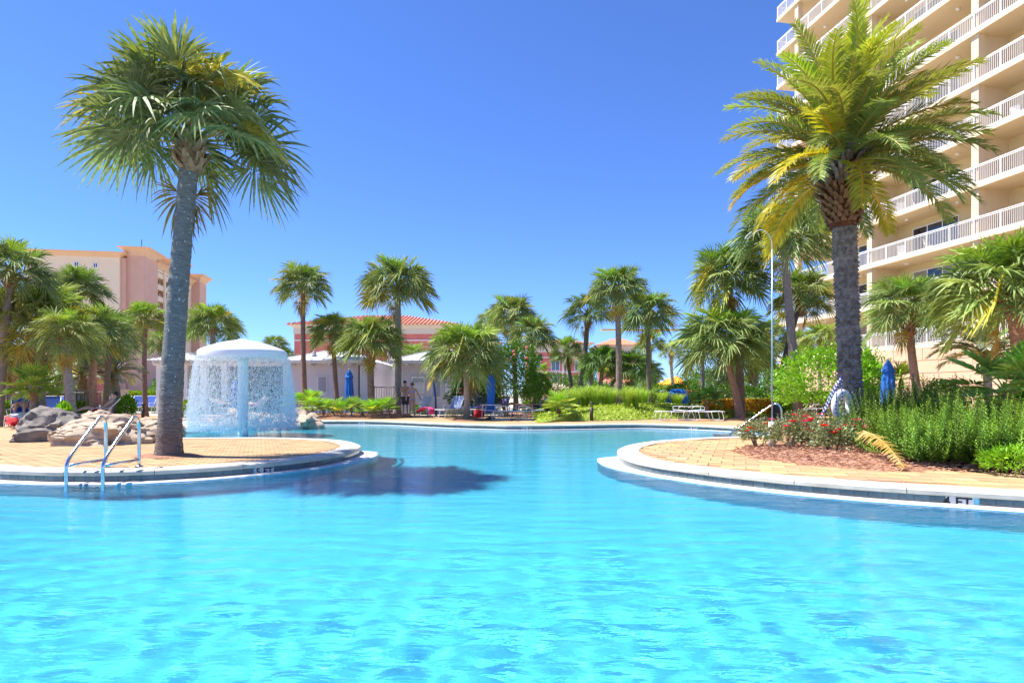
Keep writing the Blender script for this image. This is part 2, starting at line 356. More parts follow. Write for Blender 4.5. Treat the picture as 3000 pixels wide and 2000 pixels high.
# water body
def slab_from(name, loop, z0, z1, mat):
    tris = tessellate_polygon([[Vector((p[0],p[1],0)) for p in loop]]); n = len(loop)
    vs = [(p[0],p[1],z1) for p in loop]+[(p[0],p[1],z0) for p in loop]
    fs = [tuple(t) for t in tris]+[tuple(i+n for i in t[::-1]) for t in tris]+[(i,(i+1)%n,(i+1)%n+n,i+n) for i in range(n)]
    me = bpy.data.meshes.new(name); me.from_pydata(vs, [], fs); me.materials.append(mat)
    bm = bmesh.new(); bm.from_mesh(me); bmesh.ops.recalc_face_normals(bm, faces=bm.faces); bm.to_mesh(me); bm.free()
    return struct(inst(name, me))
def water_sheet():
    import numpy as np
    ys = [1.5]
    while ys[-1] < 27: ys.append(ys[-1]+max(.032, .007*ys[-1]))
    xs = np.arange(-13.05, 12.1, .036); X, Y = np.meshgrid(xs, np.array(ys)); rg = np.random.RandomState(4); Zw = np.zeros_like(X)
    for k in range(60):
        lam = .13*(1.1/.13)**rg.rand(); th = rg.normal(1.45, .62); ph = rg.rand()*6.283; kx, ky = math.cos(th)*6.283/lam, math.sin(th)*6.283/lam
        dyv = np.maximum(.032, .007*Y); Zw += (1-np.clip((Y-4)/4, 0, 1)*min(1, max(0, (abs(math.cos(th))-.3)/.25)))*np.clip((lam/(3.2*dyv)-1)*.8, 0, 1)*.0021*lam**.9*(.85 if lam < .45 else .25)*np.sin(kx*X+ky*Y+ph+.5*np.sin(.31*X+.23*Y+k))
    amp = (1+.55*np.clip((5.5-Y)/3, 0, 1))*(.55+.6*np.clip(np.sin(.45*X+.2*Y+1)*np.sin(.37*Y-.3*X+.5)+.3, 0, 1))
    Zw = Zw*amp*np.clip(1.25-Y/60, .5, 1)
    px_, py_ = np.array([p.x for p in POOL]), np.array([p.y for p in POOL]); ins = np.zeros(X.shape, bool); j = len(px_)-1
    for i in range(len(px_)):
        c = ((py_[i] > Y) != (py_[j] > Y))
        with np.errstate(divide='ignore', invalid='ignore'): ins ^= c & (X < (px_[j]-px_[i])*(Y-py_[i])/(py_[j]-py_[i]+1e-12)+px_[i])
        j = i
    keep = ins.copy()
    for dy, dx in ((1,0),(-1,0),(0,1),(0,-1)):
        keep |= np.roll(np.roll(ins, dy, 0), dx, 1)
    keep |= np.roll(keep, 1, 0) | np.roll(keep, 1, 1)
    ny_, nx_ = X.shape; q = keep[:-1,:-1] & keep[1:,:-1] & keep[:-1,1:] & keep[1:,1:]
    idx = np.arange(ny_*nx_).reshape(ny_, nx_); f = np.stack([idx[:-1,:-1][q], idx[:-1,1:][q], idx[1:,1:][q], idx[1:,:-1][q]], 1)
    used = np.unique(f); mp = -np.ones(ny_*nx_, int); mp[used] = np.arange(len(used)); f = mp[f]
    co = np.stack([X.ravel(), Y.ravel(), WZ+Zw.ravel()], 1)[used]
    me = bpy.data.meshes.new('pool_water'); me.from_pydata(co.tolist(), [], f.tolist()); me.materials.append(M['water'])
    me.polygons.foreach_set('use_smooth', [True]*len(me.polygons)); o = struct(inst('pool_water', me)); o.cycles.is_caustics_caster = True
water_sheet()
def fl_z(x, y):
    d = 1.3 - .62*max(0, min(1, (y-11)/11))
    b = max(0, min(1, (-3.2 - x)/3.0)) * max(0, min(1, (y-15.0)/1.5))
    return -(d*(1-b) + .36*b)
mb = MB(); nx, ny = 60, 70
vs = [(-14+28*i/nx, 1+27*j/ny, fl_z(-14+28*i/nx, 1+27*j/ny)) for j in range(ny+1) for i in range(nx+1)]
mb.add(vs, [(j*(nx+1)+i, j*(nx+1)+i+1, (j+1)*(nx+1)+i+1, (j+1)*(nx+1)+i) for j in range(ny) for i in range(nx)])
struct(mb.build('pool_floor', M['plaster'], smooth=True)).cycles.is_caustics_receiver = True
mb = MB(); n = len(POOL)
def normals(line):                       # horizontal normal pointing from the water to the land side
    out = []
    for i in range(len(line)):
        d = line[min(i+1, len(line)-1)] - line[max(i-1, 0)]; d.normalize(); out.append(Vector((d.y, -d.x, 0)))
    return out
PN = normals(POOL)
off = [POOL[i] + PN[i]*.035 for i in range(n)]
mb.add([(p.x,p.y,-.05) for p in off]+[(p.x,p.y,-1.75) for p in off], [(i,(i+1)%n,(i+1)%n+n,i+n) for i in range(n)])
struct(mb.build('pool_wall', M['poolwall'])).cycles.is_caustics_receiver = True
coping = struct(empty('pool_coping')); tiles = struct(empty('waterline_tiles')); marks = []
PROF = [(.40,-.06),(.40,0),(.05,.0),(.015,-.008),(0,-.028),(0,-.062),(.02,-.072),(.05,-.072)]
def sweep_coping(line, seg=1.22, width=.40):
    fine = resample(line, .07); nn = normals(fine); k = int(seg/.07); i = 0
    while i < len(fine)-3:
        j = min(i+k, len(fine)-1); mb = MB(); vs = []; m = len(PROF)
        for q in range(i, j+1):
            p = fine[q].copy()
            if q == j and j < len(fine)-1: p = p.lerp(fine[q-1], .12)
            dz = rnd.uniform(-.001,.001)
            for d, z in PROF:
                w = p + nn[q]*(d*width/.4 if d > .05 else d); vs.append((w.x, w.y, z+dz))
        fs = []
        for q in range(j-i):
            for e in range(m-1): fs.append((q*m+e, q*m+e+1, (q+1)*m+e+1, (q+1)*m+e))
        fs += [tuple(range(m))[::-1], tuple(range((j-i)*m, (j-i+1)*m))]
        mb.add(vs, fs); o = mb.build('coping_stone', M['coping'], coping); i = j
def tiles_on(line, s0, s1, L=.152, skip=()):
    fine = resample(line, .01); nn = normals(fine); n_ = int(L/.01)
    me = MB().box(-.073,.073,-.006,.006,-.228,-.0735).mesh('tile', M['tile'])
    i = int(s0/.01)
    while i+n_ < min(len(fine), int(s1/.01)):
        p = (fine[i]+fine[i+n_])/2 + nn[i+n_//2]*.03; d = fine[i+n_]-fine[i]
        if not any(a <= i*.01 <= b for a, b in skip):
            inst('tile', me, tiles, (p.x,p.y,0), (0,0,math.atan2(d.y,d.x)))
        i += n_
def arc_at(line, u):                     # arc length where the line's image column is u, first crossing
    s = 0; best = None
    for a, b in zip(line, line[1:]):
        ua, ub = 1500+F*a.x/a.y, 1500+F*b.x/b.y
        if (ua-u)*(ub-u) <= 0 and a.y > 1 and b.y > 1: yield s+(b-a).length*abs((u-ua)/(ub-ua+1e-9)), a.lerp(b, .5)
        s += (b-a).length
def text_mesh(txt, size, mat, bold=.0):
    cu = bpy.data.curves.new('lettering', 'FONT'); cu.body = txt; cu.size = size; cu.align_x = 'CENTER'; cu.align_y = 'CENTER'
    cu.extrude = .0015; cu.offset = bold
    o = bpy.data.objects.new('lettering', cu); COL.objects.link(o)
    dg = bpy.context.evaluated_depsgraph_get(); me = bpy.data.meshes.new_from_object(o.evaluated_get(dg))
    bpy.data.objects.remove(o); me.materials.clear(); me.materials.append(mat); return me
def marker(line, s, txt, name):
    fine = resample(line, .01); nn = normals(fine); k = int(s/.01); w = .15 if len(txt) < 5 else .19
    p = fine[k] + nn[k]*.027; d = fine[k+5]-fine[k-5]; a = math.atan2(d.y, d.x)
    if math.cos(a) < 0: a += math.pi
    o = MB().box(-w,w,-.007,.007,-.228,-.0738).build('marker_tile', M['tile_white'], tiles, loc=(p.x,p.y,0), rot=(0,0,a))
    o['label'] = 'white depth marker tile reading ' + name
    inst('lettering', text_mesh(txt, .145, M['black'], .003), o, (0,-.0085,-.137), (R(90),0,0))
    return (s-w-.004-.10, s+w-.06)
for ln in (LEFT, RIGHT, FAR): sweep_coping(ln, width=.40)
sweep_coping([Vector((12,1.6,0)), Vector((4,1.6,0)), Vector((-4,1.6,0)), Vector((-13,1.6,0))][::-1])
sL = [s for s, p in arc_at(LEFT, 775)][-1]; sk = [marker(LEFT, sL, '5 FT', 'five feet')]
total = sum((b-a).length for a, b in zip(LEFT, LEFT[1:]))
tiles_on(LEFT, 6.5, total-6.0, skip=sk)
sR = [s for s, p in arc_at(RIGHT, 2805)][0]; sk = [marker(RIGHT, sR, '4 FT', 'four feet')]
tiles_on(RIGHT, 4.5, [s for s, p in arc_at(RIGHT, 1812)][0]+.8, skip=sk)
sk = [marker(FAR, [s for s, p in arc_at(FAR, 2027)][0], '3 FT', 'three feet'),
      marker(FAR, [s for s, p in arc_at(FAR, 1543)][0], '2½ FT', 'two and a half feet'),
      marker(FAR, [s for s, p in arc_at(FAR, 1065)][0], '1½ FT', 'one and a half feet')]
tiles_on(FAR, .5, 99, L=.152, skip=sk)
def ledge(name, line, w0, w1, u_tip, z=-.150):
    fine = resample(line, .08); nn = normals(fine); mb = MB(); vs = []; N = len(fine)
    for q in range(N):
        e = min(1, q/6, (N-1-q)/6)
        u = 1500+F*fine[q].x/max(1, fine[q].y); t = max(0, 1-abs(u-u_tip)/70) if u_tip else 0
        w = (w0+(w1-w0)*t)*max(e, .05)
        for d, zz in ((.036, z-.002), (-w+.02, z), (-w, z-.012), (-w, -1.8)):
            p = fine[q]+nn[q]*d; vs.append((p.x,p.y,zz))
    for e in range(3): mb.add(vs if e == 0 else [], [], 0)
    mb.f = [(q*4+e, q*4+e+1, (q+1)*4+e+1, (q+1)*4+e) for q in range(N-1) for e in range(3)]; mb.m = [1 if e == 2 else 0 for q in range(N-1) for e in range(3)]
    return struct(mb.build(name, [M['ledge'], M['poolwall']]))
iL = min(range(len(LEFT)), key=lambda i: (LEFT[i]-G(1050,1299)).length)
ledge('pool_ledge_left', LEFT[iL:], .19, .36, 1050)
iR = min(range(len(RIGHT)), key=lambda i: (RIGHT[i]-G(1811,1312)).length)
ledge('pool_ledge_right', RIGHT[:iR+1], .20, .38, 1812)
ledge('pool_ledge_far', FAR, .07, .07, None)
# beach entry slab and steps at the far right end
def poly_slab(name, pts, z0, z1, mat):
    o = slab_from(name, [Vector((p[0],p[1],0)) for p in pts], z0, z1, mat); return o
poly_slab('beach_entry', [G(612,1245.5), G(600,1233), G(480,1231), G(300,1236), G(300,1270), G(440,1281), G(462,1279), G(432,1266), G(500,1257), G(560,1252)], -.3, -.004, M['beach'])
stp = struct(empty('pool_steps'))
for k, (u0, z) in enumerate(((2110,-.62),(2160,-.46),(2205,-.30))):
    a, b = G(u0,1277.5), G(u0-25,1251)
    MB().add([(a.x,a.y,z),(9.5,a.y-.2,z),(9.5,b.y,z),(b.x,b.y,z),(a.x,a.y,-1.5),(9.5,a.y-.2,-1.5),(9.5,b.y,-1.5),(b.x,b.y,-1.5)],
       [(0,1,2,3),(4,7,6,5),(0,4,5,1),(1,5,6,2),(2,6,7,3),(3,7,4,0)]).build('step', M['plaster'], stp)
# pavers: the 300 that show largest are objects, the rest one mesh
BED = [G(2140,1322), G(2200,1340), G(2300,1355), G(2419,1365.5), G(2538,1374), G(2598,1378), G(2746,1380), G(2895,1383), G(3000,1389),
       Vector((10,7.0,0)), Vector((12,9,0)), Vector((12,17,0)), G(2300,1275), G(2237,1294), G(2186,1307)]
def pool_near(p, pad):
    return any((p.x-q.x)**2+(p.y-q.y)**2 < pad*pad for q in PFINE)
PFINE = resample(POOL+[POOL[0]], .12)
def lay(name, x0, x1, y0, y1, w, h, ang, ok, nobj):
    c, s = math.cos(ang), math.sin(ang); lst = []
    span = max(x1-x0, y1-y0); cx, cy = (x0+x1)/2, (y0+y1)/2; k = int(span/w)+2; kk = int(span/h)+2
    for j in range(-kk, kk):
        for i in range(-k, k):
            a, b = (i+(.5 if j % 2 else 0))*w, j*h
            p = Vector((cx+a*c-b*s, cy+a*s+b*c, 0))
            if x0 < p.x < x1 and y0 < p.y < y1 and not inside(p, POOL) and ok(p) and not pool_near(p, .40+h*.35): lst.append(p)
    lst.sort(key=lambda p: (p.y*(1+.15*abs(p.x/p.y)) if abs(p.x/p.y) < .84 else 99))
    root = struct(empty(name)); g = .0035; mb0 = MB()
    e = .006
    def shape(mb, p, dz):
        vs = []
        for xx, yy, zz in ((-w/2+g/2,-h/2+g/2,-.03),(w/2-g/2,-h/2+g/2,-.03),(w/2-g/2,h/2-g/2,-.03),(-w/2+g/2,h/2-g/2,-.03),
                        (-w/2+g/2+e,-h/2+g/2+e,0),(w/2-g/2-e,-h/2+g/2+e,0),(w/2-g/2-e,h/2-g/2-e,0),(-w/2+g/2+e,h/2-g/2-e,0)):
            vs.append((p.x+xx*c-yy*s, p.y+xx*s+yy*c, zz-.008+dz))
        mb.add(vs, [(4,5,6,7),(0,1,5,4),(1,2,6,5),(2,3,7,6),(3,0,4,7)])
    me = MB(); shape(me, Vector((0,0,0)), 0); me = me.mesh('paver', M['paver'])
    for q in lst[:nobj]:
        f = rnd.uniform(.9,1.07); inst('paver', me, root, (q.x,q.y,rnd.uniform(-.002,.002)), (rnd.uniform(-.004,.004),rnd.uniform(-.004,.004),0), color=(f,f*rnd.uniform(.95,1.02),f*rnd.uniform(.88,1.03)))
    for q in lst[nobj:]: shape(mb0, q, rnd.uniform(-.002,.002))
    if lst[nobj:]: stuff(mb0.build('paver_field', M['paver'], root))
PALM1 = G(495,1335)
lay('paving_left', -12, -3.2, 8.5, 15.6, .24, .12, .06, lambda p: (p-PALM1).length > .42, 150)
lay('paving_right', 1.8, 8, 6.4, 17, .36, .36, -.35, lambda p: not inside(p, BED), 150)

# ------------------------------------------------------------------ palms
def fan_mesh(elev, seed, droop=.35, NL=36, pet=1.1, bl=.88, mat=None, fuse=.46, span=142, wild=True):
    r = random.Random(seed); mb = MB(); e = elev
    p = Vector((0,0,0)); pts = [p.copy()]; bend = r.uniform(.25,.5)*(1 if elev > -20 else .4)
    for k in range(5):
        e -= bend*18/5; p = p + Vector((math.cos(R(e)),0,math.sin(R(e))))*pet/5; pts.append(p.copy())
    mb.tube(pts, [.034,.026,.02,.017,.014,.012], 4, 1, caps=False)
    e1 = R(e-(r.uniform(4,42) if wild and elev < 70 else 8)); f = Vector((math.cos(e1),0,math.sin(e1))); nrm = Vector((-math.sin(e1),0,math.cos(e1))); sd = Vector((0,1,0))
    fold = r.uniform(.1,.5); roll = r.uniform(-1.0,1.0) if wild else r.uniform(-.35,.35)
    sd = (sd*math.cos(roll)+nrm*math.sin(roll)); nrm = f.cross(sd); nrm = nrm if nrm.z > 0 or elev > 60 else nrm
    for i in range(NL):
        a = R(-span+2*span*(i+.5)/NL+r.uniform(-1.5,1.5)); ca, sa = math.cos(a), math.sin(a)
        d = (f*ca+sd*sa+nrm*fold*abs(sa)).normalized()
        st = p + f*.22*max(0,ca) - nrm*.07*max(0,ca)
        L = bl*(.72+.28*math.cos(a*.6))*r.uniform(.86,1.08); dr = droop*r.uniform(.5,1.5)
        wv = d.cross(nrm).normalized(); tw = (.65 if i % 2 else -.65)+r.uniform(-.2,.2); wv = (wv*math.cos(tw)+nrm*math.sin(tw))
        wmax = L*math.tan(R(span/NL))*fuse*1.12; sw = wv*r.uniform(-.04,.04)*L
        vs, fs = [], []
        for t, w in ((0,.15),(.34,1),(.62,.82),(.84,.45),(1,0)):
            q = st+d*L*t+sw*t*t-Vector((0,0,1))*dr*L*max(0,t-.22)**1.7*1.5
            if w: vs += [q-wv*wmax*w, q+wv*wmax*w]
            else: vs.append(q)
        fs = [(0,1,3,2),(2,3,5,4),(4,5,7,6),(6,7,8)]
        mb.add(vs, fs, 0)
    return mb.mesh('frond', [mat or M['sabal'], M['petiole']])
def pin_mesh(elev, seed, L=2.7, curve=70, NL=84, ll=.46, mat=None, w=.0135, pmat=None):
    r = random.Random(seed); mb = MB(); e = elev; p = Vector((0,0,0)); pts = [p.copy()]; dirs = []; n = 16
    side = r.uniform(-.3,.3)
    for k in range(n):
        t = k/n; e2 = e-curve*(t**1.6); d = Vector((math.cos(R(e2)), side*t*t, math.sin(R(e2)))).normalized(); p = p+d*L/n; pts.append(p.copy()); dirs.append(d)
    dirs.append(dirs[-1])
    mb.tube(pts, [.035*(1-k/(n+2))+.004 for k in range(n+1)], 4, 1, caps=False)
    for i in range(NL):
        s = .13+.87*(i+.5)/NL; k = s*n; k0 = min(int(k), n-1); q = pts[k0].lerp(pts[k0+1], k-k0); d = dirs[k0]
        sd = d.cross(Vector((0,0,1))); sd = sd.normalized() if sd.length > .05 else Vector((0,1,0)); up = sd.cross(d)
        env = min(1, (s-.08)/.22)*min(1, (1.06-s)/.35)**.6; l = ll*env*r.uniform(.85,1.1)
        for sg in (-1,1):
            vup = r.uniform(.1,.65); fw = .75+.5*s
            v = (sd*sg+d*fw+up*vup).normalized(); wv = v.cross(up).normalized(); wv = (wv*.8+up*r.uniform(-.6,.6)).normalized()
            dn = Vector((0,0,-1))*l*r.uniform(.1,.35); a = q; b = q+v*l*.45+dn*.1; c = q+v*l+dn
            ww = w*(.7+.5*env)
            mb.add([a-wv*ww*.5,a+wv*ww*.5,b-wv*ww,b+wv*ww,c], [(0,1,3,2),(2,3,4)], 0)
    return mb.mesh('frond', [mat or M['date'], pmat or M['rachis']])
FAN_E = [82, 66, 48, 30, 12, -8, -28, -50]
FANS = {e: [fan_mesh(e, 100+e*3+k, droop=(.2 if e > 55 else .45 if e > 0 else .35)) for k in range(5)] for e in FAN_E}
PIN_E = [86, 72, 58, 42, 26, 8, -14]
PINS = {e: [pin_mesh(e, 300+e*3+k, curve=(38 if e > 65 else 62 if e > 30 else 58)) for k in range(3)] for e in PIN_E}
SILV = {e: [pin_mesh(e, 500+e*3+k, L=1.7, curve=75, ll=.5, NL=40, w=.018, mat=M['silver'], pmat=M['petiole']) for k in range(2)] for e in (75,50,25,0)}
BROAD = {e: [fan_mesh(e, 700+e+k, droop=.12, NL=30, pet=.85, bl=1.0, fuse=.62, span=125, wild=False) for k in range(2)] for e in (70,45,20,-8)}
PALMETTO = {e: [fan_mesh(e, 900+e+k, droop=.1, NL=20, pet=.8, bl=.9, fuse=.42, span=110, wild=False) for k in range(2)] for e in (78,58,36,14)}
def trunk_mesh(top, r0, r1, mat, seed, bend=0.0, n=20, rings=120, rough=.05, flare=1.22):
    r = random.Random(seed); mb = MB(); pts, rad = [], []
    bd = Vector((r.uniform(-1,1), r.uniform(-1,1), 0))*bend
    for k in range(rings+1):
        t = k/rings; c = top*t + bd*math.sin(math.pi*t)
        c = Vector((top.x*(t**1.4), top.y*(t**1.4), top.z*t)) + bd*math.sin(math.pi*t); pts.append(c)
        f = r0+(r1-r0)*min(1, t*1.3); f *= 1+(flare-1)*max(0,1-t*7)**2; f *= 1+.055*((k+int(2*math.sin(k*1.7))) % 5)/5-.025+r.uniform(-rough,rough)*.4; rad.append(f)
    mb.tube(pts, rad, n)
    return mb.mesh('trunk', mat, smooth=True)
def boots_mesh(r, h, seed, n=34, mat='boot', ln=.34, out=.75):
    rr = random.Random(seed); mb = MB(); rows = max(3, int(h/.09)); cnt = max(7, int(n/rows*1.6))
    mb.tube([(0,0,-h),(0,0,-h*.5),(0,0,0),(0,0,.12)], [r*.95,r*1.15,r*1.2,r*.7], 10)
    for j in range(rows):
        z = -h+h*(j+.5)/rows
        for i in range(cnt):
            a = 2*math.pi*(i+(j % 2)*.5)/cnt+rr.uniform(-.12,.12); rad = r*(1.0+.15*j/rows)
            d = Vector((math.cos(a),math.sin(a),0)); t = Vector((-math.sin(a),math.cos(a),0))
            sg = 1 if (i+j) % 2 else -1
            ax = (d*out*rr.uniform(.5,1.1)+Vector((0,0,1))+t*sg*.55).normalized(); L = ln*rr.uniform(.6,1.1); wd = .05*rr.uniform(.8,1.3)
            a0 = d*rad*.9+Vector((0,0,z)); a1 = a0+ax*L; th = d*.018
            mb.add([a0-t*wd-th,a0+t*wd-th,a0+t*wd+th,a0-t*wd+th,a1-t*wd*.5-th*.5,a1+t*wd*.5-th*.5,a1+t*wd*.5+th*.5,a1-t*wd*.5+th*.5],
                   [(0,1,5,4),(1,2,6,5),(2,3,7,6),(3,0,4,7),(4,5,6,7)])
    return mb.mesh('crown', M[mat])
def palm(label, base, heart, rc, tr0, tr1=None, boots=.35, n=36, tint=(1,1,1), seed=0, name='sabal_palm', lib=None, reach=1.9, group=None,
         tmat='trunk', bend=.1, ttint=None, elo=-14, ehi=86, cat='palm tree', ups=.22, yellow=.06):
    r = random.Random(seed*17+5); lib = lib or FANS; base = Vector(base); heart = Vector(heart)
    o = empty(name, base); tag(o, label, cat, group); top = heart-base
    tr1 = tr1 or tr0*.8
    t_ = inst('trunk', trunk_mesh(top, tr0, tr1, M[tmat], seed, bend), o, color=ttint or (1,1,1))
    cr = inst('crown', boots_mesh(tr1*1.05, boots, seed, 40, 'boot', ln=.30*min(1.2, rc/1.8)*(1 if name == 'sabal_palm' else .35)), o, top, color=(1,1,1))
    keys = sorted(lib); s = rc/reach; n = int(n*1.45) if lib is FANS else n
    for k in range(n):
        t = (k+.5)/n; e = ehi+(elo-ehi)*(t**.92)+r.uniform(-9,9); e0 = min(keys, key=lambda q: abs(q-e))
        az = k*2.39996+r.uniform(-.25,.25); me = r.choice(lib[e0])
        sc_ = s*r.uniform(.88,1.1)*(.82 if e0 > 75 else 1)
        f = r.uniform(.82,1.15); c = [tint[0]*f, tint[1]*f, tint[2]*f]
        if t < ups: c = [c[0]*1.05, c[1]*1.25, c[2]*.6]
        elif r.random() < yellow: c = [c[0]*2.1, c[1]*1.45, c[2]*.7]
        inst('frond', me, cr, (0,0,.05+.12*(1-t)), (R(r.uniform(-9,9)), -R(e-e0), az), sc_, c)
    for k in range(r.choice((0,1,2,3)) if lib is FANS else 0):
        inst('frond', r.choice(lib[-50]), cr, (0,0,-.05), (R(r.uniform(-9,9)), R(18), r.uniform(0,6.28)), s*.75, (1.9,1.15,.7))
    return o
def P(label, Y, bu, hu, hv, rpx, tw, z0=0.0, **k):
    s = Y/F; b = A(bu, HZ, Y); b.z = z0
    dv = .14*rpx if k.get('lib') is None else 0
    return palm(label, b, A(hu, hv+dv, Y), rpx*s*.95, tw*s/2, seed=k.pop('seed', int(bu+hv)), **k)
# the tall palm on the left island
palm('tall grey-trunked palm standing alone on the brick peninsula beside the pool ladder', PALM1+Vector((0,0,-.02)), A(560,430,10.85), 1.74, .198, .152, boots=.45, n=44, elo=-8,
     seed=3, tmat='trunk_speck', bend=.0, tint=(.9,.92,1.05), ttint=(.62,.67,.68), yellow=.1, ups=.15)
GL = 'palms behind the rocks and loungers'
P('shaggy palm at the pool garden edge, trunk beside the knees-up sunbather', 21, -8, 30, 800, 135, 30, tint=(.95,1,1.05), n=30, boots=.3)
P('squat palm with a thick trunk of criss-cross brown boots behind the blue loungers', 22, 112, 105, 950, 165, 46, boots=1.25, tint=(1.15,1.12,1.0), n=46, seed=21, yellow=.15)
P('slim palm with grey-brown trunk right behind the tan boulder', 20, 216, 196, 985, 105, 27, boots=.2, tint=(1.1,1.08,.95), n=34, elo=-22)
P('bushy palm rising against the pink apartment block wall', 27, 250, 222, 855, 98, 24, boots=.4, tint=(.75,.85,.9), n=36)
P('orange-trunked palm with ragged boots between the boulder palms', 23, 283, 282, 985, 115, 24, boots=.5, tint=(1.05,1.08,1.1), n=38, ttint=(1.5,.95,.65))
P('dark-trunked palm close behind the orange-trunked palm', 25, 304, 322, 985, 90, 20, boots=.3, n=28, ttint=(.6,.55,.5))
P('slender palm with bright green top standing by the pale garden wall', 31, 427, 426, 940, 72, 15, boots=.2, tint=(1.1,1.15,.9), n=34, ups=.35, ttint=(.85,.65,.55))
P('full round palm behind the water mushroom', 38, 625, 622, 955, 90, 20, boots=.3, tint=(1.05,1.1,.9), n=44)
P('small palm top peeping over the pale metal roof', 60, 806, 806, 1012, 44, 12, n=26, boots=.3)
P('low palm top beside the one over the pale metal roof', 60, 836, 836, 1050, 44, 12, n=22, boots=.3)
P('tall slim palm with dark streaked trunk in front of the red hotel corner', 34, 895, 888, 838, 92, 16, boots=.25, tint=(.9,.95,.9), n=38, ttint=(.9,.62,.55))
P('medium palm before the white louvred cupola', 35, 988, 974, 975, 78, 15, boots=.3, tint=(1.05,1.08,.9), n=38, ttint=(.85,.62,.55))
P('palm with broad basket of boots behind the palmetto bed', 31, 1091, 1087, 1000, 104, 22, boots=1.1, tint=(1.05,1.1,.9), n=46, elo=-12, ttint=(1.15,.9,.75))
P('tall palm with pale speckled trunk beside the standing couple', 32.5, 1164, 1165, 838, 120, 22, boots=.4, tint=(1.0,1.0,.95), n=46, ttint=(1.15,1.1,1.0), tmat='trunk_speck')
P('low leafy palm with smooth pale trunk among the blue loungers', 27.6, 1367, 1362, 1035, 135, 19, boots=.45, tint=(1.08,1.1,.95), n=48, elo=-22, ups=.3, ttint=(1.5,1.4,1.3))
P('bushy palm crown rising behind the oleander', 37, 1512, 1500, 925, 84, 16, n=40, tint=(.98,1,.95))
P('palm leaning over the oleander with a dark slender trunk', 33, 1563, 1557, 985, 80, 15, boots=.35, tint=(.9,.98,.95), n=36, ttint=(.8,.65,.5))
P('short curved palm with a brown shaggy neck near the beige parasols', 39, 1684, 1660, 1030, 60, 12, boots=.45, tint=(.9,1,.95), n=26, bend=.25, ttint=(.8,.7,.65))
P('strongly leaning palm with drooping crown and bare brown neck', 38, 1688, 1722, 915, 82, 17, boots=.7, tint=(.75,.85,.95), n=24, bend=.3, ttint=(.8,.75,.75))
P('straight palm with flared boots growing in the grass mound', 30, 1813, 1808, 850, 95, 20, boots=.5, tint=(.92,1,.9), n=42, ttint=(1.05,.88,.8))
P('palm with ragged hanging leaves on the lawn by the iron fence', 35, 1903, 1899, 920, 95, 16, boots=.6, tint=(.85,.95,.95), n=38, ttint=(.72,.66,.62))
P('short dark-leaved palm at the rim of the grass mound', 37, 1762, 1765, 1065, 75, 14, boots=.4, tint=(.62,.85,.7), n=34)
P('short dark-leaved palm beside the yellow beam mast', 37, 1852, 1848, 1080, 78, 14, boots=.4, tint=(.62,.85,.7), n=34)
P('small distant palm with thin leaning trunk by the orange tent', 56, 1982, 1966, 1030, 42, 11, boots=.4, n=24, bend=.3, tint=(1,1,.9))
P('palm with a wide spread of stiff leaves and basket boots beside the handrail', 27.7, 2168, 2118, 1000, 150, 24, boots=.9, tint=(1.02,1.1,.95), n=48, elo=-12, ttint=(1.25,.85,.72), ups=.28)
P('tall bushy palm twinned with the basket-booted palm', 28.6, 2170, 2130, 815, 128, 24, boots=.3, tint=(.85,.95,.9), n=44, ttint=(.8,.66,.6))
P('tall palm with white-flecked straight trunk next to the feathery palm', 26, 2340, 2296, 690, 152, 28, boots=.3, tint=(1.0,1.05,1.0), n=48, tmat='trunk_speck', ttint=(.95,.8,.78))
P('palm with shaggy boots on a steeply leaning dark trunk', 29, 2272, 2345, 865, 105, 20, boots=.75, tint=(.95,1,.9), n=36, bend=.1, ttint=(.45,.42,.42))
P('stout low palm wrapped in dark boots behind the croton hedge', 36, 2215, 2205, 1030, 85, 26, boots=1.6, tint=(1.05,1.05,.9), n=34)
P('pale low palm behind the clipped green bush', 40, 2408, 2404, 995, 66, 12, boots=.3, tint=(1.25,1.2,.95), n=34)
P('palm with stiff pointed leaves standing between the blue parasol and the terrace wall', 21, 2706, 2662, 905, 135, 26, boots=.75, tint=(1.05,1.1,.95), n=42, elo=-12, ttint=(1.1,.85,.75))
P('large palm with smooth ringed orange-brown trunk before the balconies', 16.5, 3005, 2965, 850, 235, 46, boots=.35, tint=(1.05,1.12,.95), n=46, ttint=(1.7,1.05,.75), ups=.3)
P('silvery feather-leaved palm beside the ringed-trunk palm', 20, 2900, 2890, 1045, 130, 26, boots=.3, name='silver_palm', lib=SILV, n=30, reach=1.5, elo=-5)
P('broad fan-leaved palm rising out of the rosemary', 11.6, 2950, 2945, 1168, 190, 20, boots=.2, name='fan_palm', lib=BROAD, n=16, elo=0, ehi=78, tint=(1.35,1.6,.9), yellow=.12)
P('bushy bright fan palm behind the grey boulder', 20.5, 100, 100, 1150, 82, 20, boots=.3, name='fan_palm', lib=BROAD, n=24, elo=-10, tint=(1.3,1.55,.8))
P('silvery feathery palm behind the boulder palms', 26, 235, 240, 1105, 95, 22, boots=.5, name='silver_palm', lib=SILV, n=24, reach=1.5, elo=-5)
P('silvery feathery palm beside the pale garden wall', 27, 335, 335, 1100, 85, 22, boots=.5, name='silver_palm', lib=SILV, n=24, reach=1.5, elo=-5)
P('young fan palm with stiff leaves beside the short path lamp', 25.8, 1636, 1637, 1203, 62, 14, boots=.12, name='fan_palm', lib=BROAD, n=14, elo=5, ehi=75, tint=(1.6,1.7,.9))
P('young dark fan palm at the end of the croton hedge', 28.5, 2072, 2072, 1180, 55, 12, boots=.3, name='fan_palm', lib=BROAD, n=14, elo=0, tint=(.6,.95,.7))
P('young palm under the red hotel windows', 48, 1587, 1587, 1095, 36, 9, boots=.2, name='fan_palm', lib=BROAD, n=14, tint=(1.3,1.5,.9))
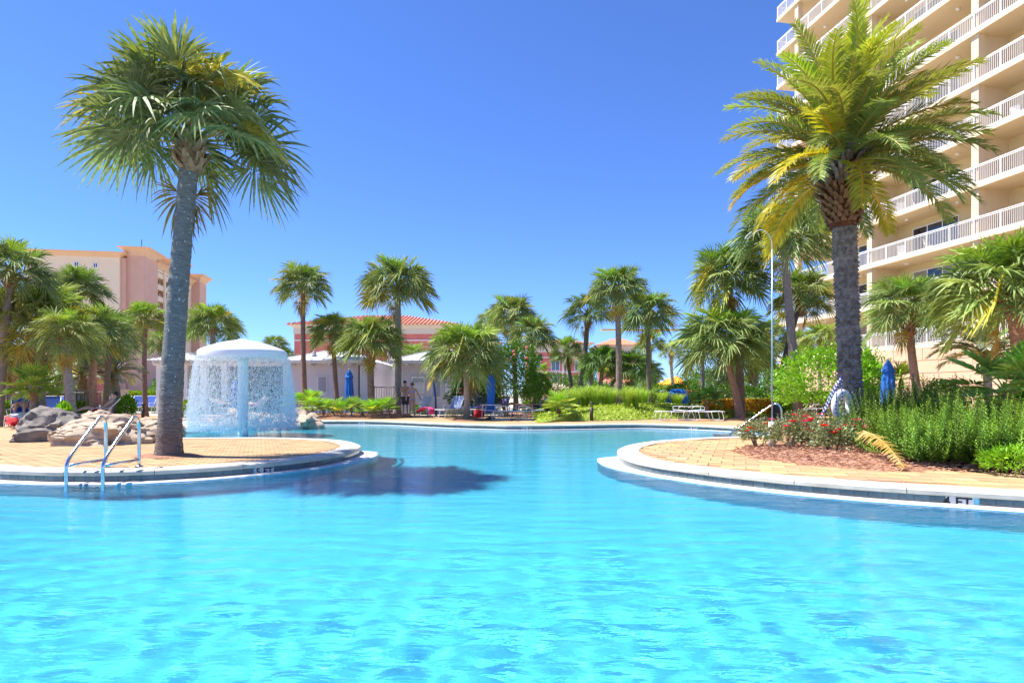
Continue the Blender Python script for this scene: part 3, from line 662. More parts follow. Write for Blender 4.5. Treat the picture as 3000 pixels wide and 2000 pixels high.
P('pale palm growing between the terrace wall and the feathery palm', 24, 2640, 2640, 1120, 60, 14, boots=.2, name='fan_palm', lib=BROAD, n=14, elo=10, tint=(1.4,1.3,.9))
for i, (u, v, rp, lb) in enumerate(((1905,1095,50,'shaggy low palm below the yellow beam'), (2130,1105,60,'low spreading palm behind the handrail palm trunks'),
      (2330,1010,60,'low palm between the flecked trunk and the clipped green bush'), (30,1060,70,'low palm below the clay-tiled side roof'), (1395,1010,60,'palm top behind the right pavilion'),
      (1905,1010,55,'palm top rising behind the ragged palm by the fence'),(2055,1000,62,'palm top filling the gap right of the striped tent'),(2250,985,70,'shaggy palm top beside the dark-booted palm'),(1730,1060,50,'low palm behind the leaning palm foot'),(2470,1000,60,'palm top behind the scaly trunk'),(1205,1050,60,'palm top half hidden by the tall speckled trunk'), (1440,950,62,'palm top behind the leafy lounger palm'), (470,1010,60,'low palm against the dark porch'))):
    P(lb, 42 if i != 3 else 27, u, u, v, rp, 14, n=26, boots=.3, seed=40+i, tint=(.95,1,.85))
# palmettos in the bed left of the couple
for i, (u, v, rp) in enumerate(((915,1205,48),(948,1212,52),(975,1208,50),(1000,1212,44),(1030,1208,55),(1062,1214,52),(1092,1212,44),(1118,1210,56),(1138,1205,48),(868,1195,56),(912,1180,48))):
    P('grey-green spiky palmetto in the pine straw bed' if i in (2,4,8) else 'bright yellow-green spiky palmetto in the pine straw bed', 28.5+.4*(i % 3) if i < 9 else 31, u, u, v-2, rp, 5, n=18, boots=.05, name='palmetto', lib=PALMETTO, elo=12, ehi=80, seed=60+i,
      tint=(1.3,1.75,.7) if i not in (2,4,8) else (1.2,1.4,1.15), cat='shrub', group='grey-green palmettos' if i in (2,4,8) else 'bright green palmettos')
# the feathery date palm
def date_palm():
    Y = 13.0; s = Y/F; b = A(2497,HZ,Y); b.z = 0; hrt = A(2470,455,Y); top = hrt-b
    o = empty('date_palm', b); tag(o, 'large feathery date palm with scaly grey trunk carrying the life ring', 'palm tree')
    # trunk with diamond leaf scars
    n, rings = 44, 190; vs, fs = [], []
    zt = top.z-1.2
    for j in range(rings+1):
        t = j/rings; z = zt*t; cx = top.x*t*.93
        for i in range(n):
            a = 2*math.pi*i/n; row = z/.085; k = int(row); fr = row-k; cell = (a/(2*math.pi)*11+(k % 2)*.5) % 1.0
            ph = max(0, 1-abs(cell-.5)*2)
            ci = int((a/(2*math.pi)*11+(k % 2)*.5) % 11); h = .045*(.45+.9*abs(math.sin(k*12.9+ci*78.2)))*(1-fr)*min(1, ph*2.2)+.012*noise.noise((math.cos(a)*4, math.sin(a)*4, z*3))
            rad = (.222+.03*max(0,1-t*5)-.02*math.sin(t*3))+h; vs.append((cx+rad*math.cos(a), rad*math.sin(a), z))
    for j in range(rings):
        for i in range(n): fs.append((j*n+i, j*n+(i+1)%n, (j+1)*n+(i+1)%n, (j+1)*n+i))
    MB().add(vs, fs).build('trunk', M['date_trunk'], o)
    # fibre-covered neck and old leaf bases
    rr = random.Random(5); mb = MB()
    mb.lathe([(.25,-1.5),(.30,-1.25),(.37,-.95),(.41,-.6),(.42,-.3),(.36,.0),(.2,.2)], 20, fl=lambda a, z: 1+.05*math.sin(a*9+z*30), mi=1)
    for j in range(18):
        for i in range(15):
            a = 2*math.pi*(i+.5*(j % 2))/15+rr.uniform(-.1,.1); z = -1.4+.085*j
            d = Vector((math.cos(a),math.sin(a),0)); t = Vector((-d.y,d.x,0)); L = .10+.02*j*rr.uniform(.6,1.1) if j < 8 else .33*rr.uniform(.7,1.15)
            ax = (d*(.95 if j > 4 else .6)+Vector((0,0,.75))+t*rr.uniform(-.2,.2)).normalized(); rad = .27+.13*math.sin(min(1,(z+1.5)/.9)*1.5)
            a0 = d*rad+Vector((0,0,z)); a1 = a0+ax*L; w = .055; th = Vector((0,0,.016))
            mb.add([a0-t*w-th,a0+t*w-th,a0+t*w+th,a0-t*w+th,a1-t*w*.45-th*.4,a1+t*w*.45-th*.4,a1+t*w*.45+th*.4,a1-t*w*.45+th*.4],
                   [(0,1,5,4),(1,2,6,5),(2,3,7,6),(3,0,4,7),(4,5,6,7)], 2 if j < 9 else 0)
    cr = mb.build('crown', [M['date_trunk'], M['fibre'], M['boot_dark']], o, loc=top)
    r = random.Random(11); keys = sorted(PINS); n = 84
    for k in range(n):
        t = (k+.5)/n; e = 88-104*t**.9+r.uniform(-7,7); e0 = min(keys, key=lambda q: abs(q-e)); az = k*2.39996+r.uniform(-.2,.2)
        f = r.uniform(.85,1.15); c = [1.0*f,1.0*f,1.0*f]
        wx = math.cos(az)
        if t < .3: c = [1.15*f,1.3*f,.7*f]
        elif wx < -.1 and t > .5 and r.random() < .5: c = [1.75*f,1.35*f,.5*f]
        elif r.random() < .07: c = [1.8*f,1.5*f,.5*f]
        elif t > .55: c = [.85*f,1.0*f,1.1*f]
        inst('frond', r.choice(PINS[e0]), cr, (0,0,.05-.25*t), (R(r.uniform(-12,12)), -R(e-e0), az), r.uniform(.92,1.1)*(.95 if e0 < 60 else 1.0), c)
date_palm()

# ------------------------------------------------------------------ shrubs, hedges, beds
def mound(name, poly, h, mat, z0=-.02, rings=8, rough=.03):
    poly = crom(poly, 4, True); c = sum(poly, Vector())/len(poly); n = len(poly); mb = MB(); vs, fs = [], []
    for k in range(1, rings+1):
        t = k/rings
        for p in poly:
            q = c.lerp(p, t); vs.append((q.x, q.y, z0+h*(1-t**2.2)+(rough*noise.noise((q.x*1.7,q.y*1.7,3)) if k < rings else 0)+.012))
    vs.append((c.x,c.y,z0+h+.012))
    for k in range(rings-1):
        for i in range(n): fs.append((k*n+i,(k+1)*n+i,(k+1)*n+(i+1)%n,k*n+(i+1)%n))
    for i in range(n): fs.append((i,(i+1)%n,len(vs)-1))
    mb.add(vs, fs); o = struct(mb.build(name, mat, smooth=True))
    return lambda x, y: max(0.0, h*(1-min(1.0, radial(poly, c, x, y))**2.2)), o
def radial(poly, c, x, y):
    d = Vector((x-c.x, y-c.y, 0)); L = d.length
    if L < 1e-6: return 0
    a = math.atan2(d.y, d.x); best = min(poly, key=lambda p: abs(math.atan2(math.sin(math.atan2(p.y-c.y,p.x-c.x)-a), math.cos(math.atan2(p.y-c.y,p.x-c.x)-a))))
    return L/max(.01, (Vector((best.x,best.y,0))-Vector((c.x,c.y,0))).length)
def leaf_mesh(rx, ry, rz, n, size, mat, seed, base=0.0, lump=.3, fill=.55, name='foliage', box=False, asp=.45):
    r = random.Random(seed); mb = MB(); sd = seed*3.7
    for _ in range(n):
        if box:
            f = r.choice((0,0,1,1,2,3,3,3)); x, y, z = r.uniform(-1,1), r.uniform(-1,1), r.uniform(0,2)
            if f == 0: y = -1+r.uniform(0,.2)
            elif f == 1: z = 2-r.uniform(0,.25)
            elif f == 2: x = r.choice((-1,1))
            q = Vector((x*rx, y*ry, z*rz)); q += Vector((1,1,1))*0
            nn = noise.noise((q.x*1.3+sd, q.y*1.3, q.z*1.5)); q.z += nn*.12*rz; q.y += noise.noise((q.x*1.7,q.z*2,sd))*.2*ry
            d = Vector((x*.3, y*.6, z-.6)).normalized()
        else:
            while True:
                d = Vector((r.gauss(0,1), r.gauss(0,1), r.gauss(0,1))).normalized()
                if d.z > -.55: break
            k = 1+lump*noise.noise((d.x*1.9+sd, d.y*1.9, d.z*1.9))+lump*.6*noise.noise((d.x*4.5, d.y*4.5+sd, d.z*4.5))
            k *= fill+(1-fill)*r.random()**.45
            q = Vector((d.x*rx*k, d.y*ry*k, rz+d.z*rz*k))
        ax = (d+Vector((r.gauss(0,.6), r.gauss(0,.6), r.gauss(0,.6)+.3))).normalized(); t = ax.cross(Vector((r.gauss(0,1),r.gauss(0,1),r.gauss(0,1)))).normalized()
        s = size*r.uniform(.6,1.3); m = q+ax*s*.5
        mb.add([q, m-t*s*asp*.5, q+ax*s, m+t*s*asp*.5], [(0,1,2,3)])
    return mb.mesh(name, mat)
def stems_mesh(rx, rz, n, seed, rad=.012):
    r = random.Random(seed); mb = MB()
    for _ in range(n):
        a = r.uniform(0,6.28); p = Vector((math.cos(a)*rx*.15, math.sin(a)*rx*.15, -.03)); q = Vector((math.cos(a)*rx*r.uniform(.2,.7), math.sin(a)*rx*r.uniform(.2,.7), rz*r.uniform(.8,1.5)))
        mb.tube([p, p.lerp(q,.5)+Vector((r.uniform(-.05,.05)*rx,0,.05)), q], [rad,rad*.8,rad*.4], 5)
    return mb.mesh('stem', M['stem'])
def bush(label, c, rx, ry, rz, n, size, mat, seed, name='bush', group=None, col=None, cat='bush', **k):
    o = empty(name, c); tag(o, label, cat, group)
    inst('foliage', leaf_mesh(rx,ry,rz,n,size,M[mat] if isinstance(mat,str) else mat,seed,**k), o, color=col or (1,1,1))
    inst('stem', stems_mesh(min(rx,1.2), rz, 7, seed, .012+.008*rz), o)
    return o
# right bed
bedz, _ = mound('mulch_bed', BED, .12, M['mulch'], z0=-.045, rough=.05)
def straw(name, poly, zf, n, seed, L=.11, tmat='straw'):
    r = random.Random(seed); xs = [p.x for p in poly]; ys = [p.y for p in poly]; mb = MB(); k = 0
    while k < n:
        x, y = r.uniform(min(xs),max(xs)), r.uniform(min(ys),max(ys))
        if not inside((x,y), poly): continue
        k += 1; z = zf(x,y)-.012+r.uniform(0,.03); a = r.uniform(0,6.28); l = L*r.uniform(.5,1.3); d = Vector((math.cos(a),math.sin(a),r.uniform(-.2,.35)))*l; t = Vector((-math.sin(a),math.cos(a),0))*.003
        p = Vector((x,y,z)); mb.add([p-t,p+t,p+d*.5+t+Vector((0,0,.012)),p+d], [(0,1,2,3)])
    return stuff(mb.build(name, M[tmat]))
so = straw('pine_straw', [p for p in BED if p.y < 13.5], bedz, 9000, 1); tag(so, 'loose reddish pine straw strewn over the bed under the rose bushes', 'mulch')
def rosemary(seed, n, h, spread):
    r = random.Random(seed); mb = MB()
    for _ in range(n):
        a = r.uniform(0,6.28); q = spread*math.sqrt(r.random()); b = Vector((math.cos(a)*q*.55, math.sin(a)*q*.55, 0)); H = h*r.uniform(.35,1.1)
        tip = Vector((math.cos(a)*q*1.15+r.uniform(-.06,.06), math.sin(a)*q*1.15, H)); mid = b.lerp(tip,.5)+Vector((math.cos(a)*.05,math.sin(a)*.05,-.04))
        m = int(H/.0105)
        for i in range(m):
            t = (i+.5)/m
            if t < .18: continue
            p = (b*(1-t)**2+mid*2*t*(1-t)+tip*t*t); d = (tip-mid).lerp(mid-b, 1-t).normalized()
            ang = i*2.4+r.uniform(-.4,.4); s1 = d.cross(Vector((1,.2,.1))).normalized(); s2 = d.cross(s1); o = s1*math.cos(ang)+s2*math.sin(ang)
            l = .066*r.uniform(.7,1.25)*(1.15-.75*t**4); v = (o+d*.9).normalized()*l; w = o.cross(d)*.0062
            mb.add([p-w*.5, p+w*.5, p+v*.6+w, p+v, p+v*.6-w], [(0,1,2,3,4)])
    return mb.mesh('foliage', M['rosem'])
ROSEM = [rosemary(k, 120, 1.0, .55) for k in (1,2,3)]
rsp = [(2705,1352,.66),(2640,1345,.7),(2720,1362,.7),(2800,1366,.78),(2880,1370,.72),(2960,1374,.74),(3030,1376,.74),(2590,1318,.95),(2680,1322,1.0),(2770,1330,.95),(2860,1335,.95),(2950,1340,.9),(3030,1340,1.0),
       (2545,1300,1.12),(2610,1296,1.2),(2680,1298,1.28),(2750,1300,1.25),(2830,1310,1.0),(2580,1282,1.3),(2650,1282,1.3),(2725,1284,1.35),(2920,1312,.8),(2990,1312,.9),(2540,1318,.7)]
for i, (u, v, hgt) in enumerate(rsp):
    p = G(u, v); o = empty('rosemary_shrub', (p.x,p.y,.03)); front = v > 1334
    tag(o, 'bright upright rosemary shrub along the paved edge' if front else 'tall dark rosemary shrub behind the front row', 'shrub', 'rosemary shrubs front row' if front else 'rosemary shrubs back row')
    f = (1.2 if front else .9)*rnd.uniform(.75,1.3)
    inst('foliage', ROSEM[i % 3], o, rot=(0,0,rnd.uniform(0,6)), sca=(1.25*rnd.uniform(.8,1.15),1.25,hgt*rnd.uniform(.8,1.2)), color=(f*1.1,f*1.05,f*.75))
    inst('stem', stems_mesh(.5,.35,6,i,.008), o)
p = G(2970,1388); o = bush('low bright feathery fern sprawling onto the paving', (p.x,p.y,.0), .38,.3,.17, 1500,.09,'rosem',77,name='fern',cat='fern',col=(2.2,2.3,.8), asp=.25)
# roses
for i, (u, v, rx, rz, nf, lb) in enumerate(((2222,1312,.40,.26,9,'red rose bush at the tip of the straw bed, beside the handrail'), (2310,1322,.42,.27,8,'pink and red rose bush around the white post'),
        (2385,1318,.36,.25,6,'sparse rose bush under the trailing rope end'), (2440,1335,.36,.27,3,'rose bush with few blooms in front of the life ring'), (2500,1325,.36,.28,6,'rose bush with scarlet blooms beside the fallen frond'),(2350,1298,.45,.32,6,'rose bush at the back of the bed near the path lamp'))):
    p = G(u, v); r = random.Random(i+50); o = bush(lb, (p.x,p.y,.04), rx,rx*.9,rz, 1500,.055,'roseleaf',i+20,name='rose_bush',cat='rose bush',fill=.3,lump=.5,asp=.6)
    for k in range(int(nf*1.15)):
        a = r.uniform(0,6.28); q = Vector((math.cos(a)*rx*r.uniform(.3,.95), math.sin(a)*rx*.8*r.uniform(-.2,1)-.1, rz*r.uniform(1.1,2.05))); mb = MB()
        for j in range(9):
            b = j*.7+r.random(); d = Vector((math.cos(b),math.sin(b),.7*(1-(j % 3)*.3))).normalized(); t = Vector((-d.y,d.x,0)).normalized(); s = .06*(1 if j > 2 else .7)
            mb.add([d*.005-t*s*.25,d*.005+t*s*.25,d*s*1.1+t*s*.6,d*s*1.3,d*s*1.1-t*s*.6], [(0,1,2,3,4)])
        mb.build('rose_bloom', M['red'] if r.random() < .5 else M['pink'], o, loc=q)
# fallen dry frond
p = A(2530,1262,9.9); q = G(2650,1376)+Vector((0,0,.03)); d = q-p
mb = MB(); pts = [p.lerp(q,t)+Vector((0,0,.10*math.sin(math.pi*t))) for t in [k/14 for k in range(15)]]
mb.tube([x-p for x in pts], [.014]*6+[.011]*5+[.007]*4, 5)
r = random.Random(9)
for k in range(56):
    t = (k+.5)/56; i = int(t*14); c = pts[i].lerp(pts[i+1], t*14-i)-p; dd = d.normalized(); sd = dd.cross(Vector((0,0,1))).normalized()
    for sg in (-1,1):
        l = .24*(1-.5*t)*r.uniform(.7,1.15); v = (sd*sg*1.0+dd*.35+Vector((0,0,r.uniform(-.75,.05)))).normalized()*l; w = dd*.008
        mb.add([c-w,c+w,c+v*.6+w,c+v,c+v*.6-w],[(0,1,2,3,4)])
tag(mb.build('fallen_frond', M['dry'], loc=p), 'dry yellow-brown palm frond fallen against the rosemary', 'palm frond')
# mound lawn with tussocks
LAWN = [G(1575,1236),G(1650,1233),G(1740,1231),G(1850,1229),G(1960,1225),G(2080,1224),G(2170,1222),Vector((13,30,0)),Vector((12,39,0)),Vector((3,40,0)),Vector((1.2,33,0)),Vector((1.0,28,0))]
lz, _ = mound('lawn', LAWN, .55, M['lawn'], rough=.1)
def cover(name, poly, zf, n, size, mat, seed, label):
    r = random.Random(seed); xs = [p.x for p in poly]; ys = [p.y for p in poly]; mb = MB(); k = 0
    pl = crom(poly, 4, True)
    while k < n:
        x, y = r.uniform(min(xs),max(xs)), r.uniform(min(ys),max(ys))
        if not inside((x,y), pl): continue
        k += 1; z = zf(x,y)+.05*(1+noise.noise((x*2,y*2,seed))); a = r.uniform(0,6.28); up = r.uniform(.1,1.2); d = Vector((math.cos(a),math.sin(a),up)).normalized()*size*r.uniform(.6,1.4); t = Vector((-math.sin(a),math.cos(a),r.uniform(-.4,.4)))*size*.3
        p = Vector((x,y,z)); mb.add([p,p+d*.5-t,p+d,p+d*.5+t],[(0,1,2,3)])
    o = stuff(mb.build(name, M[mat])); tag(o, label, 'ground cover'); return o
cover('ground_cover', LAWN, lambda x,y: lz(x,y)*1.0-.02, 26000, .10, 'cover', 3, 'bright green creeping ground cover on the low mound by the path lamps')
def tussock(seed, n=260):
    r = random.Random(seed); mb = MB()
    for _ in range(n):
        a = r.uniform(0,6.28); l = r.uniform(.5,1.0); o = r.uniform(.15,.75); b = Vector((math.cos(a)*.12*r.random(), math.sin(a)*.12*r.random(), 0)); w = Vector((-math.sin(a),math.cos(a),0))*.007
        p1 = b+Vector((math.cos(a)*o*.3*l, math.sin(a)*o*.3*l, .6*l)); p2 = b+Vector((math.cos(a)*o*.75*l, math.sin(a)*o*.75*l, .82*l)); p3 = b+Vector((math.cos(a)*o*1.1*l, math.sin(a)*o*1.1*l, .66*l))
        mb.add([b-w,b+w,p1+w,p1-w,p2+w*.7,p2-w*.7,p3],[(0,1,2,3),(3,2,4,5),(5,4,6)])
    return mb.mesh('grass_tussock', M['grass'])
TUS = [tussock(k) for k in (1,2,3)]
for i, (u, Y, s) in enumerate(((1622,28.5,.9),(1650,29,1.2),(1680,28.6,1.25),(1712,29.4,1.3),(1745,29,1.2),(1770,30,1.2),(1672,31,1.3),(1725,31.5,1.35),(1640,31,1.1),(1838,28.4,1.1),(1862,28.8,1.15),(1845,30.5,1.2),(1888,31.5,1.0),(1940,33,.9),(1975,34,.9),(1790,29.2,1.0),(1990,32.5,.8),(2215,33,1.0),(2240,33.5,.9))):
    p = A(u,HZ,Y); z = lz(p.x,p.y)
    o = inst('grass_tussock', TUS[i % 3], None, (p.x,p.y,z), (0,0,i), s, (1,1,1)); tag(o, 'arching bright green grass tussock on the mound', 'grass', 'grass tussocks on the mound')
bed2 = [G(905,1226),G(985,1226),G(1090,1225),G(1200,1221),G(1205,1216),Vector((-5.6,33,0)),Vector((-11.5,33,0)),G(880,1222)]
b2z, _ = mound('straw_bed', bed2, .12, M['mulch'])
so = straw('straw_litter', bed2, b2z, 3500, 4, .16); tag(so, 'rusty pine straw under the palmettos by the pale pool house', 'mulch')
for nm, pl, h in (('mulch_ring_lounger_palm', [G(1330,1230),G(1400,1231),G(1430,1227),G(1400,1223),G(1340,1223)], .06), ('mulch_ring_shower', [G(1480,1216),G(1620,1224),G(1640,1212),G(1560,1206),G(1490,1208)], .1),
                  ('mulch_ring_handrail_palm', [G(2120,1229),G(2200,1230),G(2290,1226),G(2260,1221),G(2150,1222)], .05), ('mulch_ring_tall_palm', [PALM1+Vector((.62*math.cos(k*.785), .36*math.sin(k*.785), 0)) for k in range(8)], .06),
                  ('mulch_bed_left', [G(200,1223),G(330,1226),G(420,1222),G(430,1214),G(320,1212),G(210,1214)], .08)):
    mound(nm, pl, h, M['mulch'])
lawn2 = [G(300,1238),G(380,1234),G(455,1231),G(455,1227),G(380,1227),G(300,1230)]
mound('lawn_left', lawn2, .05, M['lawn'])
p = G(1335,1228); bush('small grey-green tuft at the foot of the pale lounger palm', (p.x,p.y,.0), .45,.3,.22, 500,.1,'roseleaf',91,name='tuft',cat='plant',asp=.2)
# hedges and larger bushes
def hedge(label, u0, u1, v0, v1, Y, dep, mat, n, size, seed, col=None, rt=0):
    a, b = A(u0,v1,Y), A(u1,v0,Y); rx = (b.x-a.x)/2; h = b.z-max(0,a.z)
    o = empty('hedge', ((a.x+b.x)/2, Y+dep, 0)); tag(o, label, 'hedge')
    inst('foliage', leaf_mesh(rx,dep,h/2,n,size,M[mat],seed,box=True,asp=.6), o, color=col or (1,1,1)); inst('stem', stems_mesh(rx*.8,h*.4,9,seed), o)
hedge('croton hedge with yellow and orange leaves beside the lawn', 2078, 2270, 1163, 1212, 29.5, .5, 'croton', 9000, .10, 1)
hedge('yellow-green clipped hedge behind the white-flecked trunk', 2262, 2345, 1160, 1212, 30, .5, 'leafG', 4500, .10, 2, (1.8,1.8,.5))
hedge('low green hedge behind the shaded loungers', 2320, 2500, 1150, 1215, 32, .6, 'leafG', 6000, .12, 3, (.6,.7,.6))
hedge('long green hedge behind the iron fence', 1560, 2150, 1142, 1185, 44, 1.0, 'leafG', 12000, .2, 4, (1.0,1.1,.8))
hedge('yellow-green hedge below the pink apartment block', 300, 480, 1118, 1170, 42, 1.0, 'leafG', 8000, .18, 5, (2.2,2.0,.6))
hedge('green hedge behind the left loungers', -60, 205, 1142, 1195, 25, .5, 'leafG', 9000, .12, 6, (1.5,1.8,.7))
hedge('dark hedge along the pool house porch', 470, 860, 1150, 1200, 40, .8, 'leafG', 7000, .16, 7, (.8,.9,.7))
hedge('green hedge with yellow tips behind the reclining man', 1535, 1660, 1150, 1185, 33, .5, 'leafG', 4500, .12, 8, (1.3,1.4,.6))
def bushP(label, u, v, Y, rw, rh, n, size, mat, seed, col=None, z0=0, **k):
    s = Y/F; c = A(u, HZ, Y); top = CAMZ-(v-HZ)*s
    return bush(label, (c.x,Y,z0), rw*s, rw*s*.8, (top-z0)/2, n, size, mat, seed, col=col, **k)
bo = bushP('big glossy bright green bush behind the life ring palm', 2435, 1012, 24, 150, 0, 9000, .13, 'leafG', 31, (1.6,2.0,.65), lump=.4)
bushP('rounded bright green bush beside the terrace wall', 2545, 1040, 23, 55, 0, 3000, .12, 'leafG', 32, (1.6,2.0,.65))
ol = bushP('tall oleander with scattered pink blossom behind the loungers', 1490, 1010, 31, 95, 0, 12000, .16, 'leafG', 33, (.85,1.0,.75), lump=.35, asp=.3, name='oleander')
ol2 = bushP('dark oleander with salmon blossom beside the no-lifeguard sign', 1395, 1075, 32, 75, 0, 8000, .15, 'leafG', 34, (.55,.7,.55), lump=.35, asp=.3, name='oleander')
for oo, n, sx, zz in ((ol,10,1.3,5),(ol2,12,1.1,2.6)):
    r = random.Random(n)
    for k in range(n):
        mb = MB(); mb.ball((0,0,0), (.09,.09,.07), 6); mb.build('blossom', M['salmon'], oo, loc=(r.uniform(-1,.9)*sx*.75, -1.15*r.uniform(.7,1.0), zz*r.uniform(.3,.72)))
for i, (lb, u, v, Y, rw, n, cl) in enumerate((('rounded green shrub right of the oleander', 1575, 1092, 36, 45, 3000, (1.0,1.2,.7)), ('dark rounded shrub in front of the hotel terrace', 1625, 1095, 46, 75, 3500, (.75,.9,.8)),
      ('dark shrub behind the iron fence near the blue covered chair', 2010, 1118, 42, 60, 3500, (.6,.85,.6)), ('green shrub behind the iron fence below the orange tent', 1930, 1125, 45, 75, 3500, (1.3,1.6,.8)),
      ('leafy shrub left of the porch column', 555, 1178, 33, 28, 1200, (2.2,2.0,.5)), ('yellow-green shrub at the end of the beach entry', 556, 1176, 27, 30, 1400, (2.4,2.1,.5)), ('round green shrub under the slender palm', 372, 1160, 27, 22, 1200, (1.6,2.0,.7)),
      ('small leafy shrub behind the grey boulder', 188, 1185, 19, 24, 900, (1.9,2.2,.6)), ('bright shrub in the far garden behind the mast', 1870, 1120, 50, 60, 2500, (1.2,1.4,.7)), ('dark shrub between the fence and the croton hedge', 2150, 1125, 40, 70, 3500, (.7,.9,.6)),
      ('green shrub left of the clipped bush', 2290, 1075, 34, 60, 3000, (.9,1.1,.6)), ('shrub at the foot of the dark-booted palm', 2200, 1135, 34, 50, 2500, (.7,.9,.6)), ('light green shrub beside the hotel forecourt', 1750, 1120, 44, 60, 2500, (1.0,1.2,.7)),
      ('shrub under the terrace wall by the parasol', 2760, 1120, 22, 60, 2500, (.9,1.1,.7)), ('leafy shrub beside the ringed trunk', 2985, 1120, 15, 60, 2500, (.7,.95,.6)), ('flowering shrub with orange dots behind the couple', 1224, 1190, 35, 18, 600, (1.2,1.3,.7)))):
    bushP(lb, u, v, Y, rw, 0, n, .10+.001*Y, 'leafG', 120+i, cl)
for i, (u, v, Y, rw, cl) in enumerate(((-20,1030,60,90,(1,1.1,.8)),(150,1060,60,80,(.9,1.1,.8)),(520,1085,60,70,(.9,1.1,.8)),(1700,1100,70,60,(.8,1,.8)),(1880,1090,80,60,(.9,1,.8)),(2030,1085,80,60,(.9,1,.8)),(2080,1080,70,60,(.9,1,.8)),(2250,1060,60,70,(.9,1.1,.7)),(2330,1050,60,60,(.9,1.1,.7)))):
    bushP('distant rounded tree filling the gap behind the palms', u, v, Y, rw, 0, 2600, .28, 'leafG', 150+i, cl, name='distant_tree', cat='tree', group='distant trees behind the palms')

# ------------------------------------------------------------------ water mushroom, rocks, ladder, pole, ring
def water_mushroom():
    c = A(712,HZ,18.97); o = empty('water_mushroom', (c.x,18.97,WZ-.25)); tag(o, 'white mushroom-shaped pool fountain on a pale blue post, curtain of water falling', 'fountain')
    z = .25-WZ
    MB().lathe([(.155,0),(.150,.3),(.148,z+2.05),(.155,z+2.16)], 28).build('post', M['mush_post'], o, smooth=True)
    pr = [(.16,z+2.12),(1.0,z+2.13),(1.2,z+2.12),(1.245,z+2.135),(1.25,z+2.17),(1.25,z+2.30),(1.235,z+2.35),(1.15,z+2.41),(.95,z+2.49),(.7,z+2.575),(.45,z+2.64),(.2,z+2.685),(.14,z+2.69)]
    cap = MB().lathe(pr, 56).build('cap', M['mush'], o, smooth=True)
    MB().lathe([(.0,z+2.685),(.145,z+2.685),(.15,z+2.70),(.12,z+2.715),(.0,z+2.72)], 24).build('cap_plate', M['mush_post'], cap, smooth=True)
    sm = bpy.data.materials.new('falling_sheet'); sm.use_nodes = True; n_, l_ = sm.node_tree.nodes, sm.node_tree.links; pb = n_['Principled BSDF']
    pb.inputs['Base Color'].default_value = (.92,.95,.97,1); pb.inputs['Roughness'].default_value = .25
    tc = n_.new('ShaderNodeTexCoord'); mp = n_.new('ShaderNodeMapping'); mp.inputs['Scale'].default_value = (9,9,1.6); tx = n_.new('ShaderNodeTexNoise'); tx.inputs['Scale'].default_value = 3; tx.inputs['Detail'].default_value = 8; tx.inputs['Roughness'].default_value = .75
    rp = n_.new('ShaderNodeValToRGB'); rp.color_ramp.elements[0].position = .46; rp.color_ramp.elements[1].position = .72; rp.color_ramp.elements[1].color = (.5,.5,.5,1)
    l_.new(tc.outputs['Object'], mp.inputs[0]); l_.new(mp.outputs[0], tx.inputs[0]); l_.new(tx.outputs[0], rp.inputs[0])
    tp = n_.new('ShaderNodeBsdfTransparent'); tl = n_.new('ShaderNodeBsdfTranslucent'); tl.inputs[0].default_value = (.95,.97,.98,1); m1 = n_.new('ShaderNodeMixShader'); m1.inputs[0].default_value = .5; m2 = n_.new('ShaderNodeMixShader')
    l_.new(pb.outputs[0], m1.inputs[1]); l_.new(tl.outputs[0], m1.inputs[2]); l_.new(rp.outputs[0], m2.inputs[0]); l_.new(tp.outputs[0], m2.inputs[1]); l_.new(m1.outputs[0], m2.inputs[2]); l_.new(m2.outputs[0], n_['Material Output'].inputs[0])
    mbs = MB(); vs, fs = [], []
    for j in range(25):
        t = j/24
        for i in range(96):
            a = 2*math.pi*i/96; q = 1.262+.15*t**.6+.02*noise.noise((math.cos(a)*5,math.sin(a)*5,t*3)); vs.append((q*math.cos(a), q*math.sin(a), z+2.16-2.16*t))
    for j in range(24):
        for i in range(96): fs.append((j*96+i, j*96+(i+1)%96, (j+1)*96+(i+1)%96, (j+1)*96+i))
    mbs.add(vs, fs).build('water_veil', sm, o, smooth=True)
    r = random.Random(2); mb = MB()
    for _ in range(34000):
        a = r.uniform(0,6.283); t = r.random()**.85; rad = 1.265+.20*t**.6+r.gauss(0,.012+.075*t); zz = z+2.2-2.2*t
        if r.random() < .1: rad = r.uniform(.5,1.5); zz = z+r.uniform(.0,.5)*r.random()
        s = r.uniform(.0038,.0088)*(.8+.5*t); L = s*r.uniform(1.5,4); p = Vector((rad*math.cos(a), rad*math.sin(a), zz))
        mb.add([p+Vector((s,0,0)),p+Vector((-s*.5,s*.87,0)),p+Vector((-s*.5,-s*.87,0)),p+Vector((0,0,L)),p-Vector((0,0,L))], [(0,1,3),(1,2,3),(2,0,3),(1,0,4),(2,1,4),(0,2,4)])
    stuff(mb.build('falling_water', M['drop'], o))
water_mushroom()
